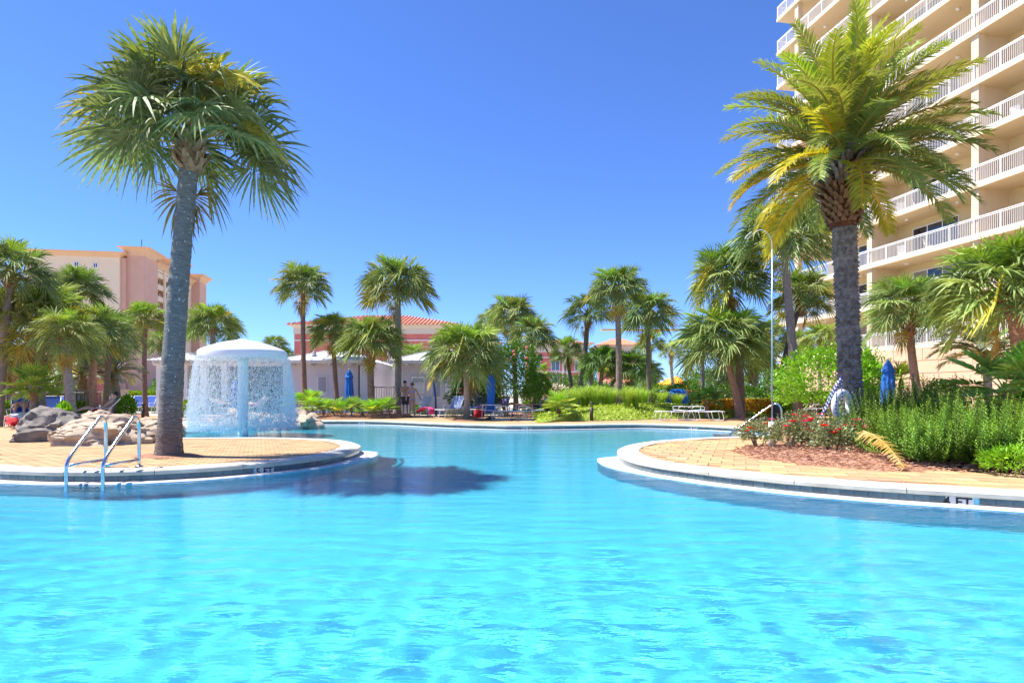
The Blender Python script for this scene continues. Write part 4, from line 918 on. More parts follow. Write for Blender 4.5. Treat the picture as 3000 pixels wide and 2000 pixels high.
def rock(label, u, v, Y, w, h, dep, mat, seed, rz=0, flat=.82, zb=-.03):
    """boulder: w,h in photo pixels at distance Y, front foot at v"""
    s = Y/F; r = random.Random(seed); n, m = 72, 36; vs, fs = [], []
    c = A(u, HZ, Y); rx, ry, rzh = w*s/2, dep, h*s
    for j in range(m+1):
        t = (math.pi*.5)*(1-j/m)
        for i in range(n):
            a = 2*math.pi*i/n; d = Vector((math.cos(a)*math.cos(t), math.sin(a)*math.cos(t), math.sin(t)))
            cs = abs(math.cos(a))**flat*math.copysign(1,math.cos(a)); sn = abs(math.sin(a))**flat*math.copysign(1,math.sin(a)); ct = math.cos(t)**flat; st = math.sin(t)**.8
            k = 1+.30*noise.noise(d*1.6+Vector((seed*5.1,0,0)))+.17*noise.noise(d*3.7+Vector((0,seed*3.3,0)))+.06*noise.noise(d*9)+.03*noise.noise(d*19)
            vd = noise.voronoi(d*2.3+Vector((seed*1.7,seed,0)))[0]; g = vd[1]-vd[0]
            k -= .075*max(0,1-g/.075); k += .10*(noise.cell(d*2.3+Vector((seed*1.7,seed,0)))-.5) if False else .05*math.sin(vd[0]*9)
            vs.append((rx*cs*ct*k, ry*sn*ct*k, zb+rzh*st*(1+.32*noise.noise(d*1.7+Vector((0,0,seed*2.2)))+.10*noise.noise(d*4.3+Vector((seed,0,0))))-.03*rzh*max(0,1-g/.09)))
    for j in range(m):
        for i in range(n): fs.append((j*n+i, (j+1)*n+i, (j+1)*n+(i+1)%n, j*n+(i+1)%n))
    fs = [f[::-1] for f in fs]
    o = MB().add(vs, fs).build('boulder', M[mat], loc=(c.x,Y+dep*.8,0), rot=(0,0,rz), smooth=True); tag(o, label, 'rock')
    m_ = o.modifiers.new('split','EDGE_SPLIT'); m_.split_angle = R(38)
    return o
rock('dark grey artificial boulder with a cross-shaped seam beside the blue loungers', 105, 1290, 14.2, 205, 92, .75, 'rockD', 3)
rock('large tan artificial boulder with cracked faces beside the ladder', 240, 1299, 13.2, 285, 84, .85, 'rock', 7)
rock('low tan boulder running from the big boulder to the tall palm', 390, 1280, 15.2, 190, 62, .7, 'rock', 9)
rock('long flat tan boulder behind the sunbathing boy', 262, 1220, 17.6, 125, 62, .5, 'rock', 12)
rock('small tan rock in front of the striped boulder gap', 330, 1290, 14.0, 90, 62, .5, 'rock', 27)
for i, (u, Y, w, h, lb) in enumerate(((640,22.2,140,42,'low wet boulder at the beach entry edge of the fountain'), (730,22.6,150,58,'wet boulder directly behind the mushroom post'), (795,22.2,120,52,'wet boulder beside the fountain splash'),
      (862,22.4,125,66,'pale wrinkled boulder where the far coping begins'), (690,24,170,62,'rear boulder under the woman lying in the spray'))):
    rock(lb, u, 0, Y, w, h, .75, 'rock', 14+i, zb=-.35)
p = G(1025,1219); rock('small grey stone among the palmettos', 1025, 0, 29.8, 34, 14, .25, 'rockD', 40)
def ladder():
    o = empty('pool_ladder', G(358,1366)); tag(o, 'stainless steel pool ladder with two looped handrails on the left coping', 'ladder'); b = Vector(o.location)
    for u in (310, 407.5):
        x = (u-1500)*9.27/F-b.x; yf = 9.27-b.y; yb = 8.45-b.y
        pts = crom([(x,yf,.0),(x,yf,.3),(x,yf,.58),(x,yf-.05,.70),(x,yf-.13,.725),(x,yf-.21,.66),(x,yb+.2,.33),(x,yb+.02,.14),(x,yb,-.05),(x,yb,-.8)], 5)
        hr = MB().tube(pts, .024, 12).build('handrail', M['steel'], o, smooth=True)
        MB().tube([(x,yf,.10),(x,yb+.03,.10)], .02, 10).build('brace', M['steel'], hr, smooth=True)
        MB().lathe([(.055,0),(.055,.008),(.03,.02)], 16, (x,yf,0)).build('foot_plate', M['steel'], hr, smooth=True)
    x0, x1 = (310-1500)*9.27/F-b.x, (407.5-1500)*9.27/F-b.x
    for z in (-.2,-.45,-.7):
        MB().box(x0,x1,8.45-b.y-.04,8.45-b.y+.04,z-.012,z+.012).build('tread', M['steel'], o)
ladder()
hr = crom([A(2137,1278,18.5)-Vector((0,0,.25)), A(2137,1276,18.5), A(2150,1262,18.4), A(2200,1228,18.3), A(2255,1190,18.2), A(2273,1182,18.1), A(2287,1192,18.0), A(2290,1215,18.0), A(2290,1268,18.0)], 5)
b = hr[-1].copy(); b.z = 0; o = empty('step_handrail', b); tag(o, 'single curved stainless handrail rising from the pool steps', 'handrail')
MB().tube([q-b for q in hr], .022, 10).build('rail', M['steel'], o, smooth=True)
MB().lathe([(.055,0),(.055,.01),(.03,.02)], 14).build('foot_plate', M['steel'], o)
def rescue_pole():
    b = G(2262,1318); o = empty('rescue_pole', (b.x,b.y,.03)); tag(o, 'tall pale blue rescue pole with curled hook standing in a white holder post', 'pole')
    s = b.y/F; z = lambda v: CAMZ-(v-HZ)*s
    MB().tube([(0,0,-.05),(0,0,z(1235)-.03)], .065, 18).build('holder_post', M['pvc'], o, smooth=True)
    MB().tube([(0,0,z(1240)),(0,0,z(735))], .013, 10).build('shaft', M['polebl'], o, smooth=True)
    pts = crom([(0,0,z(738)),(-2*s,0,z(710)),(-16*s,0,z(686)),(-34*s,0,z(678)),(-52*s,0,z(687)),(-66*s,0,z(700)),(-79*s,0,z(704)),(-74*s,0,z(695)),(-60*s,0,z(684))], 5)
    MB().tube(pts, .006, 8).build('hook', M['alu'], o, smooth=True)
rescue_pole()
def life_ring():
    Y = 12.45; c = A(2467,1187,Y); o = empty('life_ring', c, R(32)); tag(o, 'white life ring hung on the scaly trunk of the feathery palm', 'life ring')
    mb = MB(); n, m = 40, 14; vs, fs = [], []
    for i in range(n):
        a = 2*math.pi*i/n
        for k in range(m):
            q = 2*math.pi*k/m; rr = .245+.078*math.cos(q); vs.append((rr*math.cos(a), .062*math.sin(q), rr*math.sin(a)))
    for i in range(n):
        for k in range(m): fs.append((i*m+k, i*m+(k+1)%m, ((i+1)%n)*m+(k+1)%m, ((i+1)%n)*m+k))
    MB().add(vs, fs).build('ring', M['whitecloth'], o, smooth=True)
    for a0 in (45,135,225,315):
        mb = MB(); vs, fs = [], []
        for i in range(5):
            a = R(a0-9+18*i/4)
            for k in range(m):
                q = 2*math.pi*k/m; rr = .245+.083*math.cos(q); vs.append((rr*math.cos(a), .067*math.sin(q), rr*math.sin(a)))
        for i in range(4):
            for k in range(m): fs.append((i*m+k, i*m+(k+1)%m, (i+1)*m+(k+1)%m, (i+1)*m+k))
        MB().add(vs, fs).build('band', M['ropeW'], o, smooth=True)
    pts = crom([(.23,-.07,.26),(.36,-.09,.1),(.40,-.1,-.05),(.30,-.09,-.17),(.23,-.08,-.24)], 6)
    MB().tube(pts, .008, 6).build('grab_line', M['ropeW'], o, smooth=True)
    # striped rope in hanging loops
    ro = empty('coiled_rope', A(2466,1103,12.55)); tag(ro, 'blue and white striped rope looped over a peg above the life ring', 'rope'); b = Vector(ro.location)
    loops = [[(2466,1103),(2448,1128),(2426,1170),(2408,1215),(2385,1245),(2360,1254)], [(2467,1102),(2455,1130),(2449,1180),(2449,1215),(2455,1243),(2466,1242),(2473,1200),(2466,1140),(2468,1105)],
             [(2465,1104),(2446,1140),(2428,1180),(2416,1205),(2424,1190),(2447,1145),(2465,1106)]]
    for k, lp in enumerate(loops):
        pts = crom([A(u,v,12.30-.012*k-.06*math.sin(math.pi*i/(len(lp)-1)))-b for i, (u,v) in enumerate(lp)], 8); pts = resample(pts, .018); mb = MB()
        for i in range(len(pts)-1):
            mb.tube([pts[i],pts[i+1]], .0105, 6, (i//2) % 2, caps=False)
        mb.build('rope_loop', [M['ropeB'], M['ropeW']], ro)
    MB().tube([(0,.25,0),(0,-.3,0)], .012, 6).build('peg', M['bronze'], ro)
life_ring()

# ------------------------------------------------------------------ loungers, umbrellas, people
def lounger(label, loc, rz, back=50, navy=False, group=None, arms=True, s=1.0):
    """head end towards +x; seat 1.2 m, back 0.75 m"""
    o = empty('sun_lounger', loc, rz); tag(o, label, 'lounger', group); o.scale = (s,s,s)
    fab = M['sling_dark'] if navy else M['sling']; w = .31; h = .36
    bx, bz = .72*math.cos(R(back)), .72*math.sin(R(back))
    for y in (-w, w):
        MB().tube(crom([(-.95,y,h-.05),(-.9,y,h+.01),(-.3,y,h-.01),(.25,y,h)],4), .016, 7).build('side_rail', M['alu'], o, smooth=True)
        MB().tube([(.25,y,h),(.25+bx,y,h+bz)], .016, 7).build('back_rail', M['alu'], o, smooth=True)
        MB().tube(crom([(-.85,y*1.05,h),(-.92,y*1.1,.1),(-.86,y*1.1,.015),(-.55,y*1.1,.015),(-.48,y*1.08,.12),(-.42,y*1.05,h)],4), .014, 7).build('leg', M['alu'], o, smooth=True)
        MB().tube(crom([(.1,y*1.05,h),(.04,y*1.1,.1),(.10,y*1.1,.015),(.45,y*1.1,.015),(.52,y*1.08,.12),(.42,y*1.05,h)],4), .014, 7).build('leg', M['alu'], o, smooth=True)
        if arms: MB().tube(crom([(-.12,y*1.08,h),(-.14,y*1.2,h+.17),(-.02,y*1.22,h+.21),(.28,y*1.2,h+.2),(.36,y*1.1,h+.14 if back < 30 else h+.2)],4), .014, 7).build('armrest', M['alu'], o, smooth=True)
    for x0, z0, x1, z1 in ((-.93,h,-.93,h),(.25+bx,h+bz,.25+bx,h+bz)):
        MB().tube([(x0,-w,z0),(x0,w,z0)], .016, 7).build('cross_bar', M['alu'], o)
    def strip(x0,z0,x1,z1,sag,nm):
        mb = MB(); vs = []; n = 8
        for i in range(n+1):
            t = i/n
            for y in (-w,-w*.3,w*.3,w): vs.append((x0+(x1-x0)*t, y, z0+(z1-z0)*t+.012-sag*math.sin(math.pi*t)*(1-abs(y)/w*.7)))
        mb.add(vs, [(i*4+k,(i+1)*4+k,(i+1)*4+k+1,i*4+k+1) for i in range(n) for k in range(3)]); return mb.build(nm, fab, o, smooth=True)
    strip(-.92,h,.25,h,.03,'seat_sling'); strip(.26,h+.01,.25+bx,h+bz,.03,'back_sling')
    return o
def at(u, v, z=0): return G(u, v, z)
def Lp(label, u, v, rz, back, **k):
    p = G(u, v); return lounger(label, (p.x,p.y,0), R(rz), back, **k)
Lp('blue lounger with raised back and magenta towel over its seat', 1232, 1216, 62, 58)
Lp('empty raised-back blue lounger left of the pale lounger palm', 1322, 1221, 58, 58)
Lp('raised-back lounger holding a folded navy towel, right of the pale palm trunk', 1398, 1219, 70, 58)
Lp('lounger draped with a striped purple towel behind the parasol table', 1470, 1211, 78, 56)
Lp('flat empty lounger in front of the parasol table', 1480, 1228, 172, 4)
Lp('flat empty lounger nearest the far coping beside the parasol', 1525, 1228.5, 8, 4)
Lp('lounger carrying the sunbather lying flat', 1515, 1217, 5, 6, navy=True)
Lp('dark-framed lounger under the reclining man', 1563, 1217, 12, 48, navy=True)
Lp('flat lounger on the paving by the lawn, left of the pair', 1990, 1230, 4, 5)
Lp('flat lounger on the paving by the lawn, right of the pair', 2048, 1230, 176, 5)
Lp('navy lounger with sunbather and knees raised', 62, 1248, 122, 62, navy=True)
Lp('bright blue lounger half hidden by the grey boulder', 143, 1240, 120, 62, navy=True)
Lp('blue lounger under the sunbathing boy behind the tan boulder', 284, 1241, 30, 50)
for i, (u, v, rz) in enumerate(((345,1210,60),(398,1209,100),(425,1209,80),(460,1207,90))):
    Lp('navy folding-back lounger on the far left terrace', u, v, rz, 60, navy=True, group='navy loungers on the far left terrace')
Lp('navy lounger between the fan palm and the slim palm', 165, 1216, 80, 60, navy=True)
Lp('pale lounger behind the fountain boulders', 665, 1214, 180, 45)
Lp('lounger with folded-up back behind the wet boulders', 745, 1212, 0, 50)
for i, (u, v) in enumerate(((2375,1217),(2420,1216))):
    Lp('flat blue lounger in the shade behind the rose bed', u, v, 10, 5, group='shaded loungers behind the rose bed')
for i, (u, v, rz) in enumerate(((935,1212,0),(1012,1212,0),(1130,1211,0))):
    Lp('lounger partly hidden behind the palmettos', u, v, rz, 40, group='loungers behind the palmettos')
p = A(2862,HZ,13.6); lounger('pale lounger glimpsed behind the rosemary', (p.x,p.y,0), R(150), 50)
def towel(label, pts, w, mat, name='towel'):
    pts = [Vector(p) for p in crom(pts, 5)]; mb = MB(); vs = []; n = len(pts)
    for i, p in enumerate(pts):
        d = pts[min(i+1,n-1)]-pts[max(i-1,0)]; sd = d.cross(Vector((0,0,1))); sd = sd.normalized() if sd.length > 1e-4 else Vector((1,0,0))
        if i and sd.dot(ps) < 0: sd = -sd
        ps = sd
        for k in range(5): vs.append(p-pts[0]+sd*w*(k/4-.5)+Vector((0,0,.015*math.sin(k*2+i))))
    mb.add(vs, [(i*5+k,(i+1)*5+k,(i+1)*5+k+1,i*5+k+1) for i in range(n-1) for k in range(4)])
    o = mb.build(name, M[mat], loc=pts[0], smooth=True); tag(o, label, 'towel')
    m = o.modifiers.new('thick','SOLIDIFY'); m.thickness = .015; return o
towel('magenta patterned towel hanging over the lounger foot', [A(1228,1207,29.6),A(1240,1196,29.2),A(1258,1193.5,28.8),A(1264,1199,28.6),A(1264,1213,28.6)], .3, 'magenta')
towel('striped purple and blue towel over the raised lounger back', [A(1474,1192,32.6),A(1473,1172,32.9),A(1474,1170,33.1),A(1476,1178,33.2)], .5, 'purple')
towel('navy folded towel on the lounger right of the palm trunk', [A(1376,1192,30.4),A(1390,1192,30.2),A(1403,1193,30.0)], .4, 'sling_dark')
towel('red beach towel hanging off the left lounger', [A(30,1222,19.8),A(36,1228,19.6),A(34,1240,19.5),A(38,1248,19.5)], .3, 'redcloth')
towel('white and red towel heap on the left lounger', [A(36,1218,20.1),A(46,1214,19.9),A(50,1232,19.8)], .3, 'whitecloth')
towel('mint green towel beside the red one', [A(52,1214,20.2),A(62,1209,20.1),A(68,1224,20)], .35, 'mintcloth')
p = G(1405,1222); o = empty('beach_bag', (p.x,p.y-.3,0)); tag(o, 'red beach bag on the paving beside the lounger', 'bag')
MB().lathe([(.2,0),(.24,.06),(.24,.25),(.17,.36),(.14,.37)], 14, squash=.6).build('body', M['redcloth'], o, smooth=True); MB().tube(crom([(-.15,0,.34),(-.1,0,.5),(.1,0,.5),(.15,0,.34)],4), .012, 6).build('strap', M['redcloth'], o)

def umbrella(label, c, top, H0=.8, rad=.24, table=False, tie=True):
    o = empty('patio_umbrella', c); tag(o, label, 'umbrella'); z = top
    MB().tube([(0,0,0),(0,0,z)], .022, 10).build('pole', M['alu'], o, smooth=True)
    fl = lambda a, zz: 1+.16*math.sin(a*8)+.06*math.sin(a*5+zz*2)
    prof = [(.03,z-.02),(.10,z-.12),(.16,z-.30),(.155,z-.34)]
    cn = MB().lathe([(.02,z-.06),(.13,z-.28),(rad*.75,z-.55),(rad*.8,z-.9),(rad*.62,z-1.25),(rad*.95,z-1.6),(rad*.9,z-1.7)] if tie else [(.02,z-.06),(.13,z-.28),(rad*.8,z-.6),(rad*.95,z-1.1),(rad*.85,z-1.6),(rad*.8,z-1.7)], 40, fl=fl).build('canopy', M['umb'], o, smooth=True)
    MB().lathe([(.02,z+.0),(.11,z-.16),(.2,z-.40),(.21,z-.42),(.19,z-.40)], 40, fl=lambda a, zz: 1+.1*math.sin(a*8)).build('vent_flap', M['umb'], cn, smooth=True)
    if tie: MB().lathe([(rad*.68,z-1.28),(rad*.70,z-1.25),(rad*.68,z-1.22)], 20).build('tie', M['umb'], cn)
    MB().ball((0,0,z+.03), .04, 8).build('finial', M['alu'], o, smooth=True)
    MB().lathe([(.24,0),(.24,.05),(.05,.1)], 18).build('base', M['bronze'], o)
    if table:
        t = empty('side_table', c); tag(t, 'white round table around the blue parasol pole', 'table')
        MB().lathe([(.03,.60),(.46,.60),(.47,.62),(.46,.635),(.03,.635)], 24).build('table_top', M['alu'], t)
        for k in range(4):
            a = k*1.571+.5; MB().tube([(.40*math.cos(a),.40*math.sin(a),.6),(.44*math.cos(a),.44*math.sin(a),0)], .014, 6).build('leg', M['alu'], t)
def U(label, u, v, Y, **k):
    c = A(u,HZ,Y); c.z = 0; umbrella(label, c, CAMZ-(v-HZ)*Y/F, **k)
U('closed blue parasol in front of the pale pool house wall', 1023, 1082, 31, rad=.20, tie=False)
U('closed blue parasol tied at the waist among the loungers', 1438, 1093, 27.2, table=True, rad=.21)
U('closed blue parasol before the terrace wall behind the rosemary', 2602, 1054, 22, rad=.22, tie=False)
U('closed blue parasol half hidden by the feathery palm trunk', 2534, 1082, 27, rad=.22, tie=False)
U('closed blue parasol seen through the falling water', 690, 1112, 30, rad=.20, tie=False)

def skin_body(name, J, E, mat, parent, loc=(0,0,0)):
    """J: name -> (x,y,z,radius); E: edges of names; root = pelvis"""
    ks = list(J); me = bpy.data.meshes.new(name); me.from_pydata([J[k][:3] for k in ks], [(ks.index(a), ks.index(b)) for a, b in E], [])
    o = bpy.data.objects.new(name, me); COL.objects.link(o); sk = o.modifiers.new('skin','SKIN'); sk.use_smooth_shade = True
    o.modifiers.new('sub','SUBSURF').levels = 1
    for i, k in enumerate(ks):
        q = me.skin_vertices[0].data[i]; rr = J[k][3]; q.radius = rr if isinstance(rr, tuple) else (rr, rr); q.use_root = (k == 'pelvis')
    dg = bpy.context.evaluated_depsgraph_get(); m2 = bpy.data.meshes.new_from_object(o.evaluated_get(dg)); bpy.data.objects.remove(o)
    m2.materials.clear(); m2.materials.append(mat); m2.polygons.foreach_set('use_smooth', [True]*len(m2.polygons))
    return inst(name, m2, parent, loc)
BE = [('pelvis','waist'),('waist','chest'),('chest','neck'),('neck','headb'),('headb','head'),('head','crown'),('head','nose')]
for s in 'LR':
    BE += [('chest','sh'+s),('sh'+s,'el'+s),('el'+s,'wr'+s),('wr'+s,'ha'+s),('pelvis','hip'+s),('hip'+s,'kn'+s),('kn'+s,'an'+s),('an'+s,'to'+s)]
    BE += [('ha'+s,'f%d%s' % (k,s)) for k in range(4)] + [('wr'+s,'th'+s)]
def hands(J):
    for s in 'LR':
        w, h = Vector(J['wr'+s][:3]), Vector(J['ha'+s][:3]); d = (h-w).normalized(); t = d.cross(Vector((0,1,.3))).normalized() if abs(d.y) < .9 else Vector((1,0,0)); c = d.cross(t)
        for k, L in enumerate((.065,.078,.073,.055)):
            p = h+d*L+t*(k-1.5)*.022+c*.012; J['f%d%s' % (k,s)] = (*p,.008)
        p = w+d*.06+t*.055; J['th'+s] = (*p,.009)
    return J
def head_from(J, nk, up, fwd):
    nk, up, fwd = Vector(nk), Vector(up).normalized(), Vector(fwd).normalized()
    J['headb'] = (*(nk+up*.06),.055); J['head'] = (*(nk+up*.135+fwd*.015),(.078,.092)); J['crown'] = (*(nk+up*.205),.062); J['nose'] = (*(nk+up*.12+fwd*.115),.013)
    return nk+up*.135+fwd*.01
def hair(o, c, up, fwd, mat, bun=False, long=0):
    c, up, fwd = Vector(c), Vector(up).normalized(), Vector(fwd).normalized(); mb = MB(); mb.ball(c+up*.045-fwd*.022, (.092,.098,.085), 12)
    if bun: mb.ball(c+up*.10-fwd*.085, .05, 8)
    if long: mb.ball(c-up*.06-fwd*.07, (.06,.05,.11), 8)
    return mb.build('hair', M[mat], o, smooth=True)
def eyes(o, c, up, fwd, glasses=False):
    c, up, fwd = Vector(c), Vector(up).normalized(), Vector(fwd).normalized(); sd = up.cross(fwd); 
    mb = MB(); r = (.026,.012,.018) if glasses else (.013,.01,.009)
    for s in (-1,1): mb.ball(c+fwd*.088+sd*.034*s-up*.005, r, 8)
    mb.build('sunglasses' if glasses else 'eyes', M['black'], o, smooth=True)
    mb = MB(); mb.ball(c+fwd*.085-up*.06, (.022,.012,.007), 8); mb.build('mouth', M['magenta'], o)
    mb = MB()
    for s in (-1,1): mb.ball(c+sd*.085*s-up*.01-fwd*.01, (.014,.02,.03), 6)
    mb.build('ears', o.children[0].data.materials[0] if o.children else M['skin'], o)
def garment(name, J, E, mat, o, infl=.012):
    ks = {k for e in E for k in e}
    J2 = {}
    for k in J:
        if k in ks:
            rr = J[k][3]; rr = rr if isinstance(rr, tuple) else (rr, rr); J2[k] = (*J[k][:3], (rr[0]+infl, rr[1]+infl))
    return skin_body(name, J2, E, mat, o)
def mix(J, a, b, t, r): return (*Vector(J[a][:3]).lerp(Vector(J[b][:3]), t), r)
def standing(label, p, face, H, sk, kind):
    s = H/1.75; o = empty('person', p, face); o.scale = (s,s,s); tag(o, label, 'person')
    J = {'pelvis':(0,0,.92,(.15,.11)),'waist':(0,.01,1.08,(.135,.095)),'chest':(0,.01,1.30,(.165,.11)),'neck':(0,.015,1.475,.055)}
    if kind == 'woman': J['pelvis'] = (0,0,.92,(.165,.125)); J['waist'] = (0,0,1.10,(.115,.085)); J['chest'] = (0,.01,1.30,(.14,.10))
    c = head_from(J, J['neck'][:3], (0,0,1), (0,-1,-.15))
    for q, sg in (('L',1),('R',-1)):
        J['sh'+q] = (.185*sg,.01,1.41,.052); J['hip'+q] = (.095*sg,0,.86,.088); J['kn'+q] = (.10*sg,-.015,.49,.058); J['an'+q] = (.105*sg,.02,.085,.038); J['to'+q] = (.115*sg,-.14,.035,.034)
    if kind == 'man':
        J['elL'] = (.27,.02,1.14,.04); J['wrL'] = (.12,-.16,1.10,.03); J['haL'] = (.05,-.2,1.14,.032)
        J['elR'] = (-.27,.0,1.16,.04); J['wrR'] = (-.10,-.17,1.30,.03); J['haR'] = (-.02,-.19,1.36,.032)
    else:
        J['elL'] = (.27,.0,1.15,.036); J['wrL'] = (.31,-.02,.92,.027); J['haL'] = (.32,-.03,.85,.028)
        J['elR'] = (-.30,-.06,1.18,.036); J['wrR'] = (-.40,-.14,.98,.027); J['haR'] = (-.44,-.17,.93,.028)
        J['anL'] = (.13,.06,.085,.036); J['toL'] = (.15,-.09,.035,.032); J['knR'] = (-.07,-.05,.49,.056)
    hands(J); skin_body('body', J, BE, M[sk], o)
    hair(o, c, (0,0,1), (0,-1,0), 'hair' if kind == 'man' else 'hairB', bun=kind == 'woman'); eyes(o, c, (0,0,1), (0,-1,-.15))
    if kind == 'man':
        J['mkL'] = mix(J,'hipL','knL',.95,.095); J['mkR'] = mix(J,'hipR','knR',.95,.095); J['hipL'] = (*J['hipL'][:3],.10); J['hipR'] = (*J['hipR'][:3],.10)
        garment('swim_shorts', J, [('pelvis','hipL'),('pelvis','hipR'),('hipL','mkL'),('hipR','mkR')], M['greycloth'], o, .014)
    else:
        J['pT'] = (0,0,.97,(.155,.115)); J['gL'] = mix(J,'hipL','knL',.12,.092); J['gR'] = mix(J,'hipR','knR',.12,.092)
        garment('bikini_bottom', J, [('pelvis','pT'),('pelvis','hipL'),('pelvis','hipR'),('hipL','gL'),('hipR','gR')], M['lblue'], o, .008)
        MB().lathe([(.165,1.23),(.17,1.26),(.165,1.30)], 24, (0,.01,0), squash=.72).build('bikini_top', M['lblue'], o, smooth=True)
    return o
q = G(1190,1217); standing('dark-haired man in black swim shorts standing by the speckled palm trunk', (q.x-.05,q.y,0), R(35), 1.78, 'skinT', 'man')
q = G(1209,1218); standing('woman in light blue bikini seen from behind facing the dark-haired man', (q.x+.02,q.y-.25,0), R(195), 1.66, 'skinT', 'woman')
def reclining(label, lo, sk, back, shorts, knees=.12, arm='side', hairm='hair', glasses=False, prone=False):
    """on lounger lo (head +x), seat height .39"""
    o = empty('person', lo.location, lo.rotation_euler[2]); tag(o, label, 'person'); h = .46; b = R(back)
    d = Vector((math.cos(b),0,math.sin(b))); n = Vector((-math.sin(b),0,math.cos(b))); pv = Vector((.18,0,h+.03))
    def q(a, u, y=0): return tuple((pv+d*a+n*u+Vector((0,y,0))))
    J = {'pelvis':(*pv,(.14,.11)),'waist':(*q(.17,.0),(.13,.095)),'chest':(*q(.38,.01),(.16,.11)),'neck':(*q(.55,.03),.055)}
    up = d*.9+n*.35; fw = n*.9-d*.35; c = head_from(J, J['neck'][:3], up, fw)
    for s, sg in (('L',1),('R',-1)):
        J['sh'+s] = (*q(.49,.01,.18*sg),.05); J['hip'+s] = (.12,.09*sg,h+.03,.085); kz = knees*(1 if sg > 0 else .8)
        kx = .12-math.sqrt(max(.01,.42**2-kz**2)); J['kn'+s] = (kx,.11*sg,h+.03+kz,.056); fx = kx-math.sqrt(max(.01,.40**2-(kz)**2))
        J['an'+s] = (fx,.12*sg,h+.01,.037); J['to'+s] = (fx-.06,.14*sg,h+.14,.032)
        if arm == 'up' and sg > 0:
            J['el'+s] = (*q(.68,.10,.30*sg),.04); J['wr'+s] = (*q(.80,.07,.08*sg),.03); J['ha'+s] = (*q(.79,.05,.01*sg),.03)
        else:
            J['el'+s] = (*q(.26,.03,.27*sg),.039); J['wr'+s] = (.13,.24*sg,h+.12,.028); J['ha'+s] = (.05,.2*sg,h+.13,.03)
    hands(J); skin_body('body', J, BE, M[sk], o); hair(o, c, up, fw, hairm); eyes(o, c, up, fw, glasses)
    J['mkL'] = mix(J,'hipL','knL',.6,.085); J['mkR'] = mix(J,'hipR','knR',.6,.085)
    garment('swim_shorts', J, [('pelvis','hipL'),('pelvis','hipR'),('hipL','mkL'),('hipR','mkR')], M[shorts], o, .014)
    return o
def find(lb): return next(x for x in COL.objects if x.get('label') == lb)
reclining('boy in red swim shorts sunbathing on the lounger behind the tan boulder', find('blue lounger under the sunbathing boy behind the tan boulder'), 'skin', 48, 'redcloth')
reclining('sunbather with knees drawn up on the navy lounger', find('navy lounger with sunbather and knees raised'), 'skinT', 35, 'sling_dark', knees=.33)
reclining('man with sunglasses reclining with one arm behind his head', find('dark-framed lounger under the reclining man'), 'skin', 42, 'greycloth', arm='up', glasses=True, knees=.1)
reclining('sunbather lying flat on the lounger behind the parasol table', find('lounger carrying the sunbather lying flat'), 'skinT', 8, 'redcloth', knees=.15)
reclining('person lying on the lounger behind the falling water', find('pale lounger behind the fountain boulders'), 'skin', 38, 'greycloth')
reclining('sunbather in the bright top on the lounger behind the wet boulders', find('lounger with folded-up back behind the wet boulders'), 'skin', 42, 'magenta')

# ------------------------------------------------------------------ path lamps, shower, fence, signs
def bollard(label, u, v, hpx, z0=0):
    p = G(u, v, z0); s = p.y/F; h = hpx*s; o = empty('path_lamp', (p.x,p.y,z0)); tag(o, label, 'bollard lamp'); r = .075
    MB().tube([(0,0,-.03),(0,0,h*.78)], r, 16).build('post', M['bronze'], o, smooth=True)
    for k in range(3): MB().lathe([(r*.7,0),(r*1.1,.01),(r*1.1,.022),(r*.7,.032)], 16, (0,0,h*.80+k*.045)).build('louvre_ring', M['bronze'], o)
    MB().lathe([(r,h*.80+.13),(r*.98,h*.80+.16),(r*.6,h*.80+.2),(.01,h*.80+.215)], 16).build('cap', M['bronze'], o, smooth=True)
bollard('dark path lamp in front of the grass tussocks', 1733, 1231, 50)
bollard('dark path lamp beside the young fan palm', 1605, 1218, 34)
bollard('dark path lamp by the slender palm on the left terrace', 419, 1222, 36)
bollard('dark path lamp between the pair of flat loungers', 2020, 1223, 40)
bollard('dark path lamp beside the dark garden boulder', 181, 1226, 26)
p = A(2872,1195,14.0); o = empty('path_lamp', (p.x,p.y,0)); tag(o, 'dark path lamp glimpsed behind the rosemary and fan palm', 'bollard lamp')
MB().tube([(0,0,0),(0,0,.78)], .08, 14).build('post', M['bronze'], o, smooth=True); MB().lathe([(.085,.80),(.085,.86),(.02,.92)], 14).build('cap', M['bronze'], o)
def shower():
    c = A(1269,HZ,32); c.z = 0; s = 32/F; o = empty('outdoor_shower', c); tag(o, 'slanting blue outdoor shower pole with a small side arm', 'shower'); z = lambda v: CAMZ-(v-HZ)*s
    MB().tube([(.15,0,0),(.12,0,.9),(-.03,0,z(1090)),(-.05,0,z(1082))], .05, 10).build('post', M['bluepost'], o, smooth=True)
    a = MB().tube(crom([(-.02,0,z(1101)),(.15,-.02,z(1101)),(.27,-.04,z(1102)),(.30,-.05,z(1106))],4), .018, 8).build('arm', M['bluepost'], o, smooth=True)
    MB().lathe([(.02,0),(.05,-.05),(.05,-.06)], 12, (.30,-.05,z(1104))).build('shower_head', M['steel'], a)
shower()
